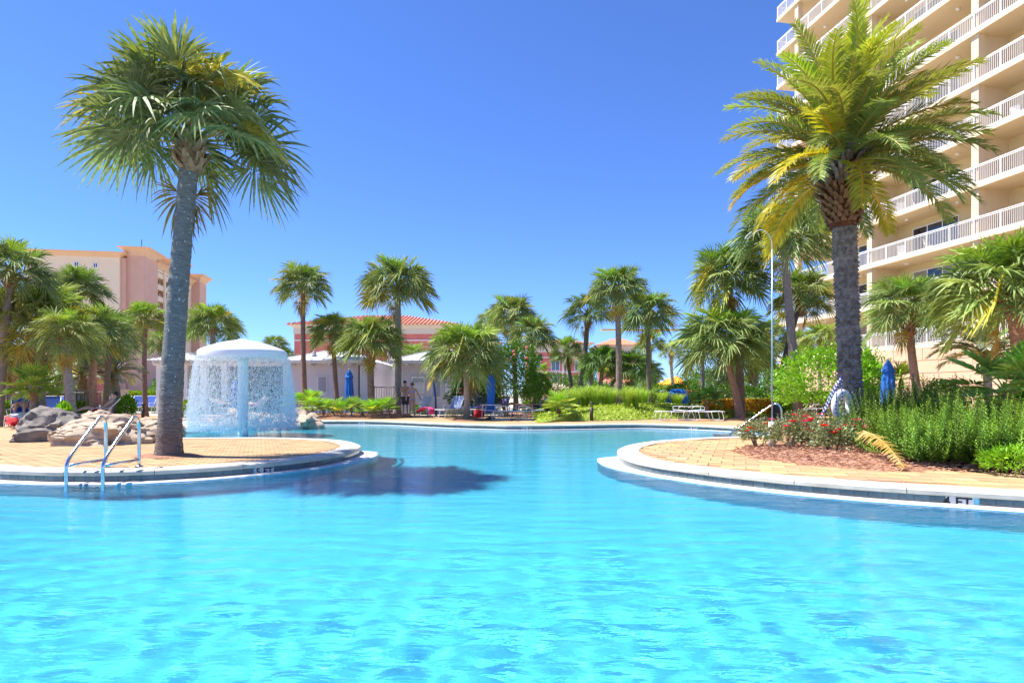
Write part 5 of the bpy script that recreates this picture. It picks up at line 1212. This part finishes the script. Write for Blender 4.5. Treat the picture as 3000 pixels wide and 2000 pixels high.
def fence(label, pts, h=1.15, z0=0.0, mat='greenmetal'):
    o = empty('iron_fence', (pts[0][0],pts[0][1],z0)); tag(o, label, 'fence'); b = Vector(pts[0])
    pts = [Vector(p)-b for p in pts]
    for a, c in zip(pts, pts[1:]):
        L = (c-a).length; n = max(1, int(L/.13)); mb = MB()
        for k in range(1,n):
            p = a.lerp(c,k/n); mb.box(p.x-.009,p.x+.009,p.y-.009,p.y+.009,.06,h)
        mb.build('pickets', M[mat], o)
        for z in (h-.02, .1): MB().tube([(a.x,a.y,z),(c.x,c.y,z)], .022, 4).build('rail', M[mat], o)
        m = max(1, int(L/2.4))
        for k in range(m+1):
            p = a.lerp(c,k/m); MB().box(p.x-.03,p.x+.03,p.y-.03,p.y+.03,-.03,h+.06).build('post', M[mat], o)
def fp(u, Y): v = A(u,HZ,Y); return (v.x, Y, 0)
fence('dark iron fence behind the lawn mound', [fp(1830,40),fp(1905,39),fp(2050,38.5),fp(2150,39),fp(2340,38)], 1.25)
fence('dark iron fence behind the young fan palm', [fp(1555,42),fp(1660,41),fp(1830,40.5)], 1.2)
fence('dark iron fence behind the left hedge', [fp(-80,24),fp(90,24.3),fp(260,25)], 1.15)
fence('dark iron gate fence beside the pool house', [fp(1096,35.8),fp(1155,35.8)], 1.5)
fence('short iron fence beside the pale garden wall', [fp(225,29.5),fp(345,30)], 1.2)
o = empty('garden_wall', fp(345,33)); tag(o, 'pale stepped garden wall with capped pier', 'wall'); s = 33/F
MB().box(-32*s,0,-.2,.2,-.05,CAMZ-(1146-HZ)*s).build('wall', M['eave'], o); MB().box(-14*s,22*s,-.3,.3,-.05,CAMZ-(1143-HZ)*s).build('pier', M['eave'], o); MB().box(-16*s,24*s,-.36,.36,CAMZ-(1143-HZ)*s,CAMZ-(1140-HZ)*s).build('cap', M['eave'], o)
c = A(1985,HZ,36.5); o = empty('covered_chair', (c.x,c.y,lz(c.x,c.y)*.6)); tag(o, 'bright blue covered chair stack behind the lawn', 'chair'); mb = MB()
mb.lathe([(.55,.05),(.62,.5),(.55,.9),(.4,1.15),(.1,1.2)], 20, fl=lambda a,z: 1+.12*math.sin(a*5+z*4), squash=.7); mb.build('cover', M['umb'], o, smooth=True)
MB().tube(crom([(-.75,-.3,.0),(-.95,-.3,.3),(-.7,-.3,.45),(-.45,-.3,.35)],4), .02, 6).build('frame', M['alu'], o, smooth=True)

# ------------------------------------------------------------------ pool house
def pool_house():
    Y = 36.0; s = Y/F; X = lambda u: (u-1500)*s; Z = lambda v: CAMZ-(v-HZ)*s
    def pavilion(label, u0, u1, rv, eu0, eu1, ev, flat_l, flat_r, deep=9.0):
        o = empty('pool_house', (X(u0),Y,0)); tag(o, label, 'pool house'); bx = X(u0); w = X(u1)-bx; ez = Z(ev); n = int(ez/.19)
        for k in range(n+1):     # lap siding boards
            z0, z1 = k*ez/(n+1), (k+1)*ez/(n+1)
            MB().add([(0,-.012,z0),(w,-.012,z0),(w,.006,z1),(0,.006,z1),(0,.05,z0),(w,.05,z0),(w,.05,z1),(0,.05,z1)], [(0,1,2,3),(4,7,6,5),(0,4,5,1),(3,2,6,7)]).build('siding_board', M['siding'], o)
        MB().box(.01,w-.01,.052,deep,0,ez).build('wall', M['siding'], o)
        for x in (0,w): MB().box(x-.16,x+.16,-.05,.14,-.03,ez).build('corner_board', M['trim'], o)
        ex0, ex1 = X(eu0)-bx, X(eu1)-bx; fy = -.75; rz = Z(rv)
        ra, rb = (X(flat_l)-bx, X(flat_r)-bx); ry = 2.0
        rf = MB().add([(ex0,fy,ez),(ex1,fy,ez),(ex1,deep+.6,ez),(ex0,deep+.6,ez),(ra,ry,rz),(rb,ry,rz),(rb,deep-2,rz),(ra,deep-2,rz)], [(0,1,5,4),(1,2,6,5),(2,3,7,6),(3,0,4,7),(4,5,6,7)]).build('roof', M['metalroof'], o)
        nr = int((ex1-ex0)/.62)
        for k in range(1,nr):
            t = k/nr; xa = ex0+(ex1-ex0)*t; tt = 1.0
            # vertical seams run up the slope until they meet a hip or the ridge
            if xa < ra: tt = (xa-ex0)/(ra-ex0)
            elif xa > rb: tt = (ex1-xa)/(ex1-rb)
            p, q = Vector((xa,fy,ez+.02)), Vector((xa,fy+(ry-fy)*tt,ez+(rz-ez)*tt+.02))
            MB().tube([p,q], .022, 4).build('roof_seam', M['trim'], rf)
        for p, q in (((ex0,fy,ez+.02),(ra,ry,rz+.02)), ((ex1,fy,ez+.02),(rb,ry,rz+.02)), ((ra,ry,rz+.02),(rb,ry,rz+.02))): MB().tube([p,q], .045, 5).build('roof_ridge', M['trim'], rf)
        MB().box(ex0,ex1,fy-.02,fy+.03,ez-.18,ez-.002).build('fascia', M['trim'], o)
        MB().box(ex0+.02,ex1-.02,fy+.03,-.05,ez-.05,ez-.02).build('soffit', M['trim'], o)
        for k in range(int(w/1.1)): MB().box(.4+k*1.1,.52+k*1.1,fy+.05,-.02,ez-.30,ez-.06).build('rafter_tail', M['trim'], o)
        return o, bx
    o, bx = pavilion('left pale pool house pavilion with white metal hip roof and louvred cupola', 838, 1080, 1019, 828, 1085, 1056, 940, 985)
    def louvre(parent, bx, u0, u1, v0, v1, nm='louvre_panel'):
        x0, x1, z0, z1 = X(u0)-bx, X(u1)-bx, Z(v1), Z(v0)
        f = MB().box(x0,x1,-.06,-.02,z0,z1).build(nm, M['trim'], parent)
        n = max(6, int((z1-z0)/.085))
        for k in range(n):
            z = z0+.06+(z1-z0-.12)*k/n; dz = (z1-z0-.12)/n
            MB().add([(x0+.07,-.068,z+.012),(x1-.07,-.068,z+.012),(x1-.07,-.085,z+dz*.9),(x0+.07,-.085,z+dz*.9),(x0+.07,-.062,z+dz*.9),(x1-.07,-.062,z+dz*.9)], [(0,1,2,3),(3,2,5,4)]).build('louvre_slat', M['shutter'], f)
    louvre(o, bx, 930, 960, 1101, 1152)
    dr = MB().box(X(1055)-bx,X(1078)-bx,-.07,-.02,0,Z(1072)).build('door', M['trim'], o); MB().box(X(1051)-bx,X(1054)-bx,-.075,-.02,0,Z(1070)).build('door_gap', M['bronze'], o)
    MB().ball((X(1057)-bx+.03,-.1,1.0), .035, 8).build('handle', M['steel'], dr)
    v = MB().lathe([(.16,0),(.1,.18),(.05,.3),(.0,.32)], 12, (X(916)-bx,.3,Z(1041))).build('roof_vent', M['shutter'], o)
    # cupola
    cz = Z(1020)-.1; x0, x1 = X(945)-bx, X(982)-bx; y0 = 2.05
    cu = MB().box(x0,x1,y0,y0+.8,cz,Z(998)).build('cupola', M['trim'], o)
    for k in range(2):
        a = x0+.06+(x1-x0)*k/2; b = a+(x1-x0)/2-.12
        for q in range(5): MB().box(a,b,y0-.03,y0-.005,cz+.12+q*.075,cz+.165+q*.075).build('louvre_slat', M['shutter'], cu)
    MB().add([(x0-.15,y0-.15,Z(998)),(x1+.15,y0-.15,Z(998)),(x1+.15,y0+.95,Z(998)),(x0-.15,y0+.95,Z(998)),((x0+x1)/2,y0+.4,Z(985))],[(0,1,4),(1,2,4),(2,3,4),(3,0,4),(3,2,1,0)]).build('cupola_roof', M['metalroof'], cu)
    o2, bx2 = pavilion('right pale pool house pavilion carrying the pool rules board', 1172, 1452, 1019, 1150, 1470, 1057, 1262, 1400)
    louvre(o2, bx2, 1264, 1294, 1101, 1165)
    def sign(label, u0, u1, v0, v1, lines):
        x0, x1, z0, z1 = X(u0), X(u1), Z(v1), Z(v0); so = empty('wall_sign', ((x0+x1)/2,Y-.02,z0)); tag(so, label, 'sign'); w = (x1-x0)/2; h = z1-z0
        bd = MB().box(-w,w,-.04,-.0,0,h).build('board', M['white'], so); MB().box(-w-.02,w+.02,-.03,-.005,-.02,h+.02).build('edge', M['shutter'], so)
        for txt, zz, size, mt in lines:
            if txt == '-':
                wd = w*.86*rnd.uniform(.75,1); x = -wd
                while x < wd-.03:       # illegible small print
                    L = rnd.uniform(.04,.11); MB().box(x,min(x+L,wd),-.0425,-.0402,h*zz-size*.3,h*zz+size*.3).build('small_print', M['shutter'], bd); x += L+.03
            else: inst('lettering', text_mesh(txt, size, M[mt], .004), bd, (0,-.0425,h*zz), (R(90),0,0))
    sign('white POOL RULES notice board behind the couple', 1205, 1245, 1101, 1152, [('POOL RULES',.80,.10,'black'),('CHILDREN UNDER AGE OF 12 MUST',.71,.042,'black'),('BE ACCOMPANIED BY AN ADULT',.63,.042,'black')]+[('-',q,.035,'black') for q in (.55,.49,.40,.34,.28,.21,.15,.08)]+[('▯',.93,.09,'black')])
    sign('white NO LIFEGUARD notice board beside the oleander', 1304, 1350, 1115, 1151, [('NO LIFEGUARD',.86,.13,'black'),('PRESENT',.67,.13,'black'),('SWIM AT OWN RISK',.49,.085,'black'),('NO DIVING',.10,.10,'redcloth')])
    # porch left of the mushroom
    o3 = empty('porch', (X(420),Y,0)); tag(o3, 'open pale porch with square columns left of the water mushroom', 'porch'); bx = X(420)
    for u in (470,545,600,660): MB().box(X(u)-bx-.16,X(u)-bx+.16,-.16,.16,-.05,Z(1062)).build('column', M['trim'], o3)
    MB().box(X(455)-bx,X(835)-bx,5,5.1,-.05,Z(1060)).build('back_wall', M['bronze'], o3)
    MB().box(X(455)-bx,X(835)-bx,-.3,.2,Z(1070),Z(1058)).build('beam', M['trim'], o3)
    ez, rz = Z(1056), Z(1024)
    rf = MB().add([(X(448)-bx,-.8,ez),(X(832)-bx,-.8,ez),(X(832)-bx,7,ez),(X(448)-bx,7,ez),(X(520)-bx,2,rz),(X(700)-bx,2,rz),(X(700)-bx,4,rz),(X(520)-bx,4,rz)],[(0,1,5,4),(1,2,6,5),(2,3,7,6),(3,0,4,7),(4,5,6,7)]).build('roof', M['metalroof'], o3)
    for u in range(524,700,13): MB().tube([(X(u)-bx,-.8,ez+.02),(X(u)-bx,2,rz+.02)], .022, 4).build('roof_seam', M['trim'], rf)
    for k, u in enumerate(range(460,520,12)): t = (u-448)/72; MB().tube([(X(u)-bx,-.8,ez+.02),(X(u)-bx,-.8+2.8*t,ez+(rz-ez)*t+.02)], .022, 4).build('roof_seam', M['trim'], rf)
    for u in range(470,830,22): MB().box(X(u)-bx-.06,X(u)-bx+.06,-.75,-.3,Z(1066),Z(1059)).build('rafter_tail', M['trim'], o3)
pool_house()

# ------------------------------------------------------------------ hotels and towers
def hip(o, x0, x1, y0, y1, ez, rz, inset, over=.9, name='roof'):
    a0, a1, b0, b1 = x0-over, x1+over, y0-over, y1+over; i = min(inset, (a1-a0)/2-.3)
    rf = MB().add([(a0,b0,ez),(a1,b0,ez),(a1,b1,ez),(a0,b1,ez),(a0+i,b0+i,rz),(a1-i,b0+i,rz),(a1-i,b1-i,rz),(a0+i,b1-i,rz)],[(0,1,5,4),(1,2,6,5),(2,3,7,6),(3,0,4,7),(4,5,6,7)]).build(name, M['rooftile'], o)
    n = int((a1-a0)/.55); mb = MB()
    for k in range(n+1):                 # rows of barrel tiles up the front slope
        x = a0+(a1-a0)*k/n; t = 1 if a0+i <= x <= a1-i else ((x-a0)/i if x < a0+i else (a1-x)/i)
        if t > .03: mb.tube([(x,b0,ez+.05),(x,b0+i*t,ez+.05+(rz-ez)*t)], .16, 5)
    stuff(mb.build('barrel_tiles', M['rooftile'], rf)); return rf
def cornice(o, x0, x1, y0, y1, z0, z1, out, mat='eave'):
    mb = MB(); pr = [(0,0),(.08,.12),(.2,.35),(.5,.7),(1,.95),(1,1)]
    rings = [[(x0-out*q,y0-out*q,z0+(z1-z0)*t),(x1+out*q,y0-out*q,z0+(z1-z0)*t),(x1+out*q,y1+out*q,z0+(z1-z0)*t),(x0-out*q,y1+out*q,z0+(z1-z0)*t)] for q, t in pr]
    vs = [p for r_ in rings for p in r_]; fs = [(k*4+i,k*4+(i+1)%4,(k+1)*4+(i+1)%4,(k+1)*4+i) for k in range(len(pr)-1) for i in range(4)]+[tuple(range(len(vs)-4,len(vs)))]
    return mb.add(vs, fs).build('cornice', M[mat], o)
def win(o, x0, x1, z0, z1, y, fr='trim', gl='glassB', mull=1, th=.12):
    f = MB()
    f.box(x0,x1,y-.08,y+.02,z0,z0+th).box(x0,x1,y-.08,y+.02,z1-th,z1).box(x0,x0+th,y-.08,y+.02,z0+th,z1-th).box(x1-th,x1,y-.08,y+.02,z0+th,z1-th)
    for k in range(mull): c = x0+(x1-x0)*(k+1)/(mull+1); f.box(c-th*.3,c+th*.3,y-.07,y+.02,z0+th,z1-th)
    f = f.build('window', M[fr], o); MB().box(x0+th,x1-th,y-.04,y-.02,z0+th,z1-th).build('pane', M[gl], f)
def red_hotel(label, Y, u0, u1, ev, rv, deep, wins, awn=(), bands=(), low=None, rise=8):
    s = Y/F; X = lambda u: (u-u0)*s; Z = lambda v: CAMZ-(v-HZ)*s
    o = empty('hotel', ((u0-1500)*s,Y,0)); tag(o, label, 'building'); ez = Z(ev); w = X(u1)
    hh = 2.6*s/.05 if False else (ez-Z(ev+26))
    MB().box(0,w,0,deep,0,ez-hh).build('wall', M['stuccoR'], o)
    MB().box(-.1,w+.1,-.1,deep+.1,ez-hh,ez-hh*.35).build('frieze', M['eave'], o)
    cornice(o, -.1, w+.1, -.1, deep+.1, ez-hh*.35, ez, 25*s*.75)
    hip(o, 0, w, 0, deep, ez+.02, Z(rv), rise, over=27*s*.8)
    for v in bands: MB().box(-.06,w+.06,-.09,.0,Z(v+3),Z(v)).build('band', M['trim'], o)
    if low: MB().box(-.12,w+.12,-.14,deep,0,Z(low)).build('base_course', M['peach'], o)
    for a, b, c, d in wins: win(o, X(a), X(b), Z(d), Z(c), -.02)
    for a, b, c, d in awn: MB().add([(X(a),-.05,Z(c)),(X(b),-.05,Z(c)),(X(b),-.9,Z(d)),(X(a),-.9,Z(d)),(X(b),-.05,Z(d)),(X(a),-.05,Z(d))],[(0,3,2,1),(1,2,4),(0,5,3)]).build('awning', M['awning'], o)
    return o, X, Z
o, X, Z = red_hotel('red stucco hotel with clay tile roof directly behind the pool house', 88, 862, 1330, 952, 905, 20, [], bands=(995,1058), low=1120, rise=9)
for u in (1090,1138,1150): MB().box(X(u)-.15,X(u)+.15,-.12,-.01,Z(1115),Z(1000)).build('pilaster', M['trim'], o)
for a in (1200,1262): win(o, X(a), X(a+24), Z(1042), Z(1010), -.02)
o, X, Z = red_hotel('distant red hotel wing with navy awnings and white-framed windows', 150, 1545, 1720, 1006, 988, 20, [(1561,1585,1056,1086),(1614,1640,1056,1086),(1683,1706,1054,1086),(1561,1585,1093,1122),(1614,1640,1093,1122)],
   awn=[(1560,1587,1036,1055),(1612,1642,1036,1055)], bands=(1045,1087,1128), rise=9)
for u in (1550,1650,1662,1715): MB().box(X(u)-.25,X(u)+.25,-.12,-.01,0,Z(1036)).build('pilaster', M['trim'], o)
red_hotel('small distant tile-roofed tower behind the straight palm', 170, 1765, 1862, 1012, 990, 9, [(1790,1806,1040,1064),(1822,1838,1040,1064)], bands=(1038,), rise=5)
red_hotel('low tile-roofed kiosk beyond the iron fence', 80, 1768, 1850, 1120, 1108, 5, [(1790,1812,1130,1150)], rise=2.5)
red_hotel('low tile-roofed pavilion left of the pink apartment block', 60, -60, 60, 1046, 1010, 8, [(35,48,1058,1090)], rise=5)
red_hotel('tile-roofed garden pavilion among the left palms', 62, 150, 205, 1046, 1026, 6, [(170,182,1062,1090)], rise=3)

def pink_block():
    Y = 143.0; s = Y/F; d = Vector((-.165,1,0)).normalized(); ang = math.atan2(d.y,d.x)-math.pi/2
    X0 = (350-1500)*s; o = empty('apartment_block', (X0,Y,0), ang); tag(o, 'pale pink apartment block with flared roof edges and stacked galleries', 'building')
    Z = lambda v: CAMZ-(v-HZ)*s; pxm = s
    w = 250*s; top = Z(752)
    MB().box(-w,0,0,40,0,top).build('wall', M['stuccoP'], o); cornice(o, -w, 0, 0, 40, top-.2, Z(741), 1.5, 'stuccoO')
    MB().box(-.0,1.0,.6,4,0,top-.1).build('recess', M['stuccoPD'], o)
    for u, v0, v1 in ((236,770,786),(286,772,787),(286,808,820),(236,808,820),(236,846,858)): win(o, (u-350-7)*s, (u-350+7)*s, Z(v1), Z(v0), -.02, mull=1, th=.16)
    f = MB().lathe([(.0,-.1),(.55,-.1),(.55,.05)], 24).build('round_window', M['glassB'], o, loc=((128-350)*s,-.05,Z(777)), rot=(R(90),0,0))
    # stair tower
    tx0, tx1 = .9, 60*s; tz = Z(736)
    MB().box(tx0,tx1,1.5,9.5,0,tz).build('stair_tower', M['stuccoPD'], o); cornice(o, tx0, tx1, 1.5, 9.5, tz-.6, Z(720), 1.6, 'stuccoO')
    MB().tube([((395-350)*s,3,tz),((395-350)*s,3,tz+3.5)], .08, 5).build('antenna', M['bronze'], o)
    # gallery side receding beyond the tower
    gx = tx1-.6; fh = 37.5*s; g0, g1 = 9.5, 20.0
    MB().box(gx-3.5,gx-2.2,g0,36,0,top-1).build('gallery_wall', M['stuccoP'], o)
    for k in range(11):
        z = top-1.2-k*fh
        if z < .5: break
        MB().box(gx-2.4,gx,g0,g1,z-fh*.44,z).build('gallery_parapet', M['stuccoP'], o)
        MB().box(gx-2.2,gx-.1,g0,g1,z-fh*.46,z-fh*.441).build('gallery_floor', M['stuccoO'], o)
        for q in range(2): MB().box(gx-2.19,gx-2.12,g0+1.5+q*4.6,g0+3.4+q*4.6,z-fh,z-fh*.46).build('doorway', M['glass'], o)
    for y in (g0+5, g0+9.6): MB().box(gx-.05,gx+.35,y,y+.9,0,top-.4).build('pilaster', M['stuccoP'], o)
    MB().box(-2,gx,g0,36,top-1,top).build('gallery_roof', M['stuccoP'], o); cornice(o, -2, gx+.2, g0, 36, top-.3, Z(741), 1.3, 'stuccoO')
    MB().box(gx-3,gx+1.5,g1,g1+6,0,top+2.5).build('lift_tower', M['stuccoP'], o); cornice(o, gx-3, gx+1.5, g1, g1+6, top+2.1, top+3.7, 1.5, 'stuccoO')
    MB().box(gx-2,gx-.2,26,36,0,top-.2).build('rear_wall', M['stuccoP'], o)
    MB().box(gx-1.5,gx+2,36,42,0,top+1.5).build('rear_tower', M['stuccoPD'], o); cornice(o, gx-1.5, gx+2, 36, 42, top+1.0, top+2.8, 1.6, 'stuccoO')
pink_block()

def condo():
    o = empty('condo_tower', (23.5,56,0), math.atan2(-.984,.178)); tag(o, 'tall cream condominium tower with long white-railed balconies', 'building')
    L = 36.0; DEP = 12.0; floors = [4.3+3*k for k in range(12)]; cols = [2.6,11.0,19.4,27.8]; wy = 2.35
    # railing mesh for one bay
    def rail(Lx):
        mb = MB(); n = int(Lx/.118)
        for k in range(n):
            x = (k+.5)*Lx/n; mb.box(x-.011,x+.011,-.011,.011,.10,.98)
        mb.box(0,Lx,-.025,.025,1.04,1.09).box(0,Lx,-.02,.02,.95,.99).box(0,Lx,-.02,.02,.07,.11)
        m = max(1, round(Lx/1.7))
        for k in range(m): x = k*Lx/m; mb.box(x-.03,x+.03,-.032,.032,0,1.1)
        return mb.mesh('railing', M['alu'])
    bays = [(0,2.6)]+[(a,b) for a,b in zip(cols, cols[1:]+[L])]
    RM = {round(b-a,2): rail(b-a) for a,b in bays}; RE = rail(6.0)
    slab = MB().box(0,L,0,DEP,-.24,0).mesh('floor_slab', M['cream'])
    edge = MB().box(-.03,L,-.03,-.001,-.26,.03).mesh('slab_edge', M['stuccoP'])
    wall = MB().box(3.6,L,wy,DEP-.5,0,2.76).mesh('wall', M['creamD'])
    part = MB().box(-.1,.1,.55,wy,0,2.76).mesh('partition', M['cream']); colm = MB().box(-.24,.24,.12,.55,0,2.76).mesh('column', M['cream'])
    def frame(w, h, n):
        f = MB(); t = .07
        f.box(0,w,-.06,.02,h-t,h).box(0,w,-.06,.02,0,t)
        for k in range(n+1): x = k*(w-t)/n; f.box(x,x+t,-.06,.02,t,h-t)
        return f
    SD = frame(3.7,2.3,3).mesh('sliding_door', M['white']); WN = frame(1.5,1.5,1).mesh('window', M['white'])
    PA = MB().box(.02,1.14,-.03,-.02,.07,2.23).mesh('pane', M['glass']); PC = MB().box(.02,1.14,-.03,-.02,.07,2.23).mesh('pane', M['curtain']); PB = MB().box(.07,1.43,-.03,-.02,.07,1.43).mesh('pane', M['glass'])
    LT = MB().lathe([(.0,-.13),(.08,-.12),(.13,-.07),(.14,-.02),(.14,0)], 14).mesh('ceiling_light', M['white'], True)
    for fi, z in enumerate(floors):
        sl = inst('floor_slab', slab, o, (0,0,z)); inst('slab_edge', edge, sl)
        if fi == 11: continue
        inst('wall', wall, o, (0,0,z)); 
        for a, b in bays: inst('railing', RM[round(b-a,2)], sl, (a,.06,0))
        inst('railing', RE, sl, (.06,.06,0), (0,0,R(90)))
        for c in cols: inst('column', colm, o, (c,0,z)); inst('partition', part, o, (c,0,z)) if c > 3 else None
        for a, b in bays[1:]:
            x = a+1.5 if a > 3 else a+2.2
            dd = inst('sliding_door', SD, o, (x,wy-.005,z))
            for k in range(3): inst('pane', PC if rnd.random() < .3 else PA, dd, (.04+k*1.21,0,0))
            ww = inst('window', WN, o, (x+4.6,wy-.005,z+.85)); inst('pane', PB, ww)
            for k in (2.2,6.2): inst('ceiling_light', LT, sl, (a+k,1.2,-.242))
    MB().box(3.6,L,wy+1,DEP,37.3,38.2).build('parapet', M['cream'], o)
    # terrace wall below, in panels
    MB().box(.2,L,.04,DEP,0,4.05).build('podium', M['peach'], o)
    for r_ in range(5):
        h = 4.05/5; pn = MB().box(.015,2.38,-.02,.045,r_*h+.018,(r_+1)*h-.018).mesh('wall_panel', M['peach'])
        for k in range(15): inst('wall_panel', pn, o, (.2+k*2.4-(1.2 if r_ % 2 else 0)+1.2,0,0))
    # balcony furniture on the third balcony
    B = Matrix.Rotation(math.atan2(-.984,.178),4,'Z'); base = Vector((23.5,56,0))
    def chair(label, x, y, z, rz, mat):
        p = base+(B @ Vector((x,y,z))); c = empty('patio_chair', p, rz); tag(c, label, 'chair', 'patio chairs on the tower balconies' if 'behind the balcony rails' in label else None)
        MB().box(-.25,.25,-.25,.25,.40,.44).build('seat', M[mat], c); MB().add([(-.25,.2,.44),(.25,.2,.44),(.25,.36,.95),(-.25,.36,.95),(-.25,.24,.44),(.25,.24,.44),(.25,.40,.95),(-.25,.40,.95)],[(0,1,2,3),(4,7,6,5),(0,4,5,1),(1,5,6,2),(2,6,7,3),(3,7,4,0)]).build('backrest', M[mat], c)
        for a in (-.22,.22):
            for b in (-.22,.22): MB().box(a-.015,a+.015,b-.015,b+.015,0,.4).build('leg', M['alu'], c)
    chair('cream patio chair on a condominium balcony', 15.2, 1.2, 10.3, .4, 'eave'); chair('lone white patio chair beside the cream one on a condominium balcony', 13.0, 1.1, 10.3, 2.2, 'white')
    for fz, fx in ((13.3,12.6),(13.3,14.0),(16.3,21.0),(16.3,22.4),(19.3,13.2),(19.3,22.0),(22.3,14.5),(7.3,13.5),(25.3,6.0),(28.3,5.2),(7.3,21.5),(22.3,22.6)):
        chair('white patio chair behind the balcony rails of the tower', fx, 1.0+rnd.random()*.4, fz, rnd.uniform(0,6), 'white')
    p = base+(B @ Vector((16.6,1.2,10.3))); t = empty('patio_table', p); tag(t, 'round glass patio table on a condominium balcony', 'table'); MB().lathe([(.02,.68),(.5,.68),(.5,.71),(.02,.71)], 24).build('table_top', M['glassB'], t); MB().tube([(0,0,0),(0,0,.68)], .04, 8).build('pedestal', M['alu'], t)
condo()

# ------------------------------------------------------------------ far background: ride mast, tent, parasols, lamp posts
def far_things():
    Y = 120; s = Y/F
    def E(name, u, label, cat, g=None): c = A(u,HZ,Y); o = empty(name, (c.x,Y,0)); tag(o, label, cat, g); return o
    Z = lambda v: CAMZ-(v-HZ)*s
    o = E('ride_mast', 1884, 'white slanting mast carrying a long yellow crossbeam beyond the garden', 'ride mast')
    MB().tube([(-2*s,0,0),(-2*s,0,Z(1090)),(8*s,0,Z(978)),(9*s,0,Z(966))], [.65,.6,.45,.4], 12).build('mast', M['white'], o, smooth=True)
    MB().box(-122*s,128*s,-.4,.4,Z(968),Z(964)).build('beam', M['yellow'], o); MB().box(28*s,50*s,-.5,.5,Z(975),Z(969)).build('counterweight', M['yellow'], o)
    MB().tube([(8*s,-.3,Z(980)),(-6*s,-.3,Z(985))], .2, 6).build('strut', M['steel'], o)
    Y = 75; s = Y/F
    o = E('tent_canopy', 1965, 'orange and yellow striped tent canopy beyond the iron fence', 'tent')
    n = 16; ap = (18*s, 0, CAMZ-(1101-HZ)*s)
    for k in range(n):
        a0, a1 = math.pi*2*k/n, math.pi*2*(k+1)/n; rr = 48*s; z = CAMZ-(1128-HZ)*s
        q = [(rr*math.cos(a),rr*math.sin(a),z) for a in (a0,a1)]; m = [((x+ap[0])*.5,(y+ap[1])*.5,(zz+ap[2])*.5+.1) for x,y,zz in q]
        MB().add([q[0],q[1],m[1],m[0],ap,(q[1][0],q[1][1],z-.35),(q[0][0],q[0][1],z-.35)],[(0,1,2,3),(3,2,4),(0,6,5,1)]).build('canopy_panel', M['orange'] if k % 2 else M['yellowc'], o)
    for k in range(6):
        a = k*1.047; MB().tube([(46*s*math.cos(a),46*s*math.sin(a),0),(46*s*math.cos(a),46*s*math.sin(a),CAMZ-(1128-HZ)*s)], .06, 6).build('pole', M['white'], o)
    o = E('ticket_booth', 2035, 'small red booth beside the striped tent', 'booth'); MB().box(-14*s,14*s,-1,1,0,CAMZ-(1125-HZ)*s).build('wall', M['redcloth'], o); MB().box(-15*s,15*s,-1.2,1.2,CAMZ-(1125-HZ)*s,CAMZ-(1118-HZ)*s).build('roof', M['orange'], o); win(o, -8*s, 8*s, 1.0, 2.0, -1.01)
    Y = 62; s = Y/F
    for u, v in ((1628,1124),(1648,1128)):
        o = E('beige_parasol', u, 'open beige parasol on the hotel terrace', 'umbrella', 'beige parasols on the hotel terrace'); z = CAMZ-(v-HZ)*s
        MB().lathe([(28*s,z-.42),(27*s,z-.30),(12*s,z-.1),(.05,z+.1)], 8).build('canopy', M['beige'], o); MB().tube([(0,0,0),(0,0,z)], .03, 6).build('pole', M['bronze'], o)
    for lb, u, v0, Y_, arm in (('dark floodlight pole behind the tall speckled palm', 1184, 918, 55, 0), ('tall thin dark lamp post behind the ragged palm', 1841, 930, 50, 0), ('lamp post with short arm beside the striped tent', 1956, 1057, 60, -1), ('thin grey lamp post right of the leaning small palm', 1982, 1010, 70, 0), ('distant utility pole with crossarm', 1943, 1066, 110, 2), ('thin distant pole behind the ragged palm', 1917, 1032, 110, 1)):
        Y = Y_; s = Y/F; o = E('lamp_post', u, lb, 'lamp post'); z = CAMZ-(v-HZ)*s
        MB().tube([(0,0,0),(0,0,z)], [.11,.07], 8).build('post', M['bronze'], o)
        if arm == -1: MB().tube([(0,0,z),(-10*s,0,z+.02)], .05, 6).build('arm', M['bronze'], o)
        elif arm == 2: MB().box(-5*s,5*s,-.06,.06,z-.5,z-.35).build('crossarm', M['bronze'], o)
        elif arm == 1: MB().box(-10*s,10*s,-.05,.05,z-.1,z).build('crossarm', M['bronze'], o)
        else: MB().box(-6*s,6*s,-.2,.2,z-.1,z+5*s).build('lamp_head', M['bronze'], o)
far_things()
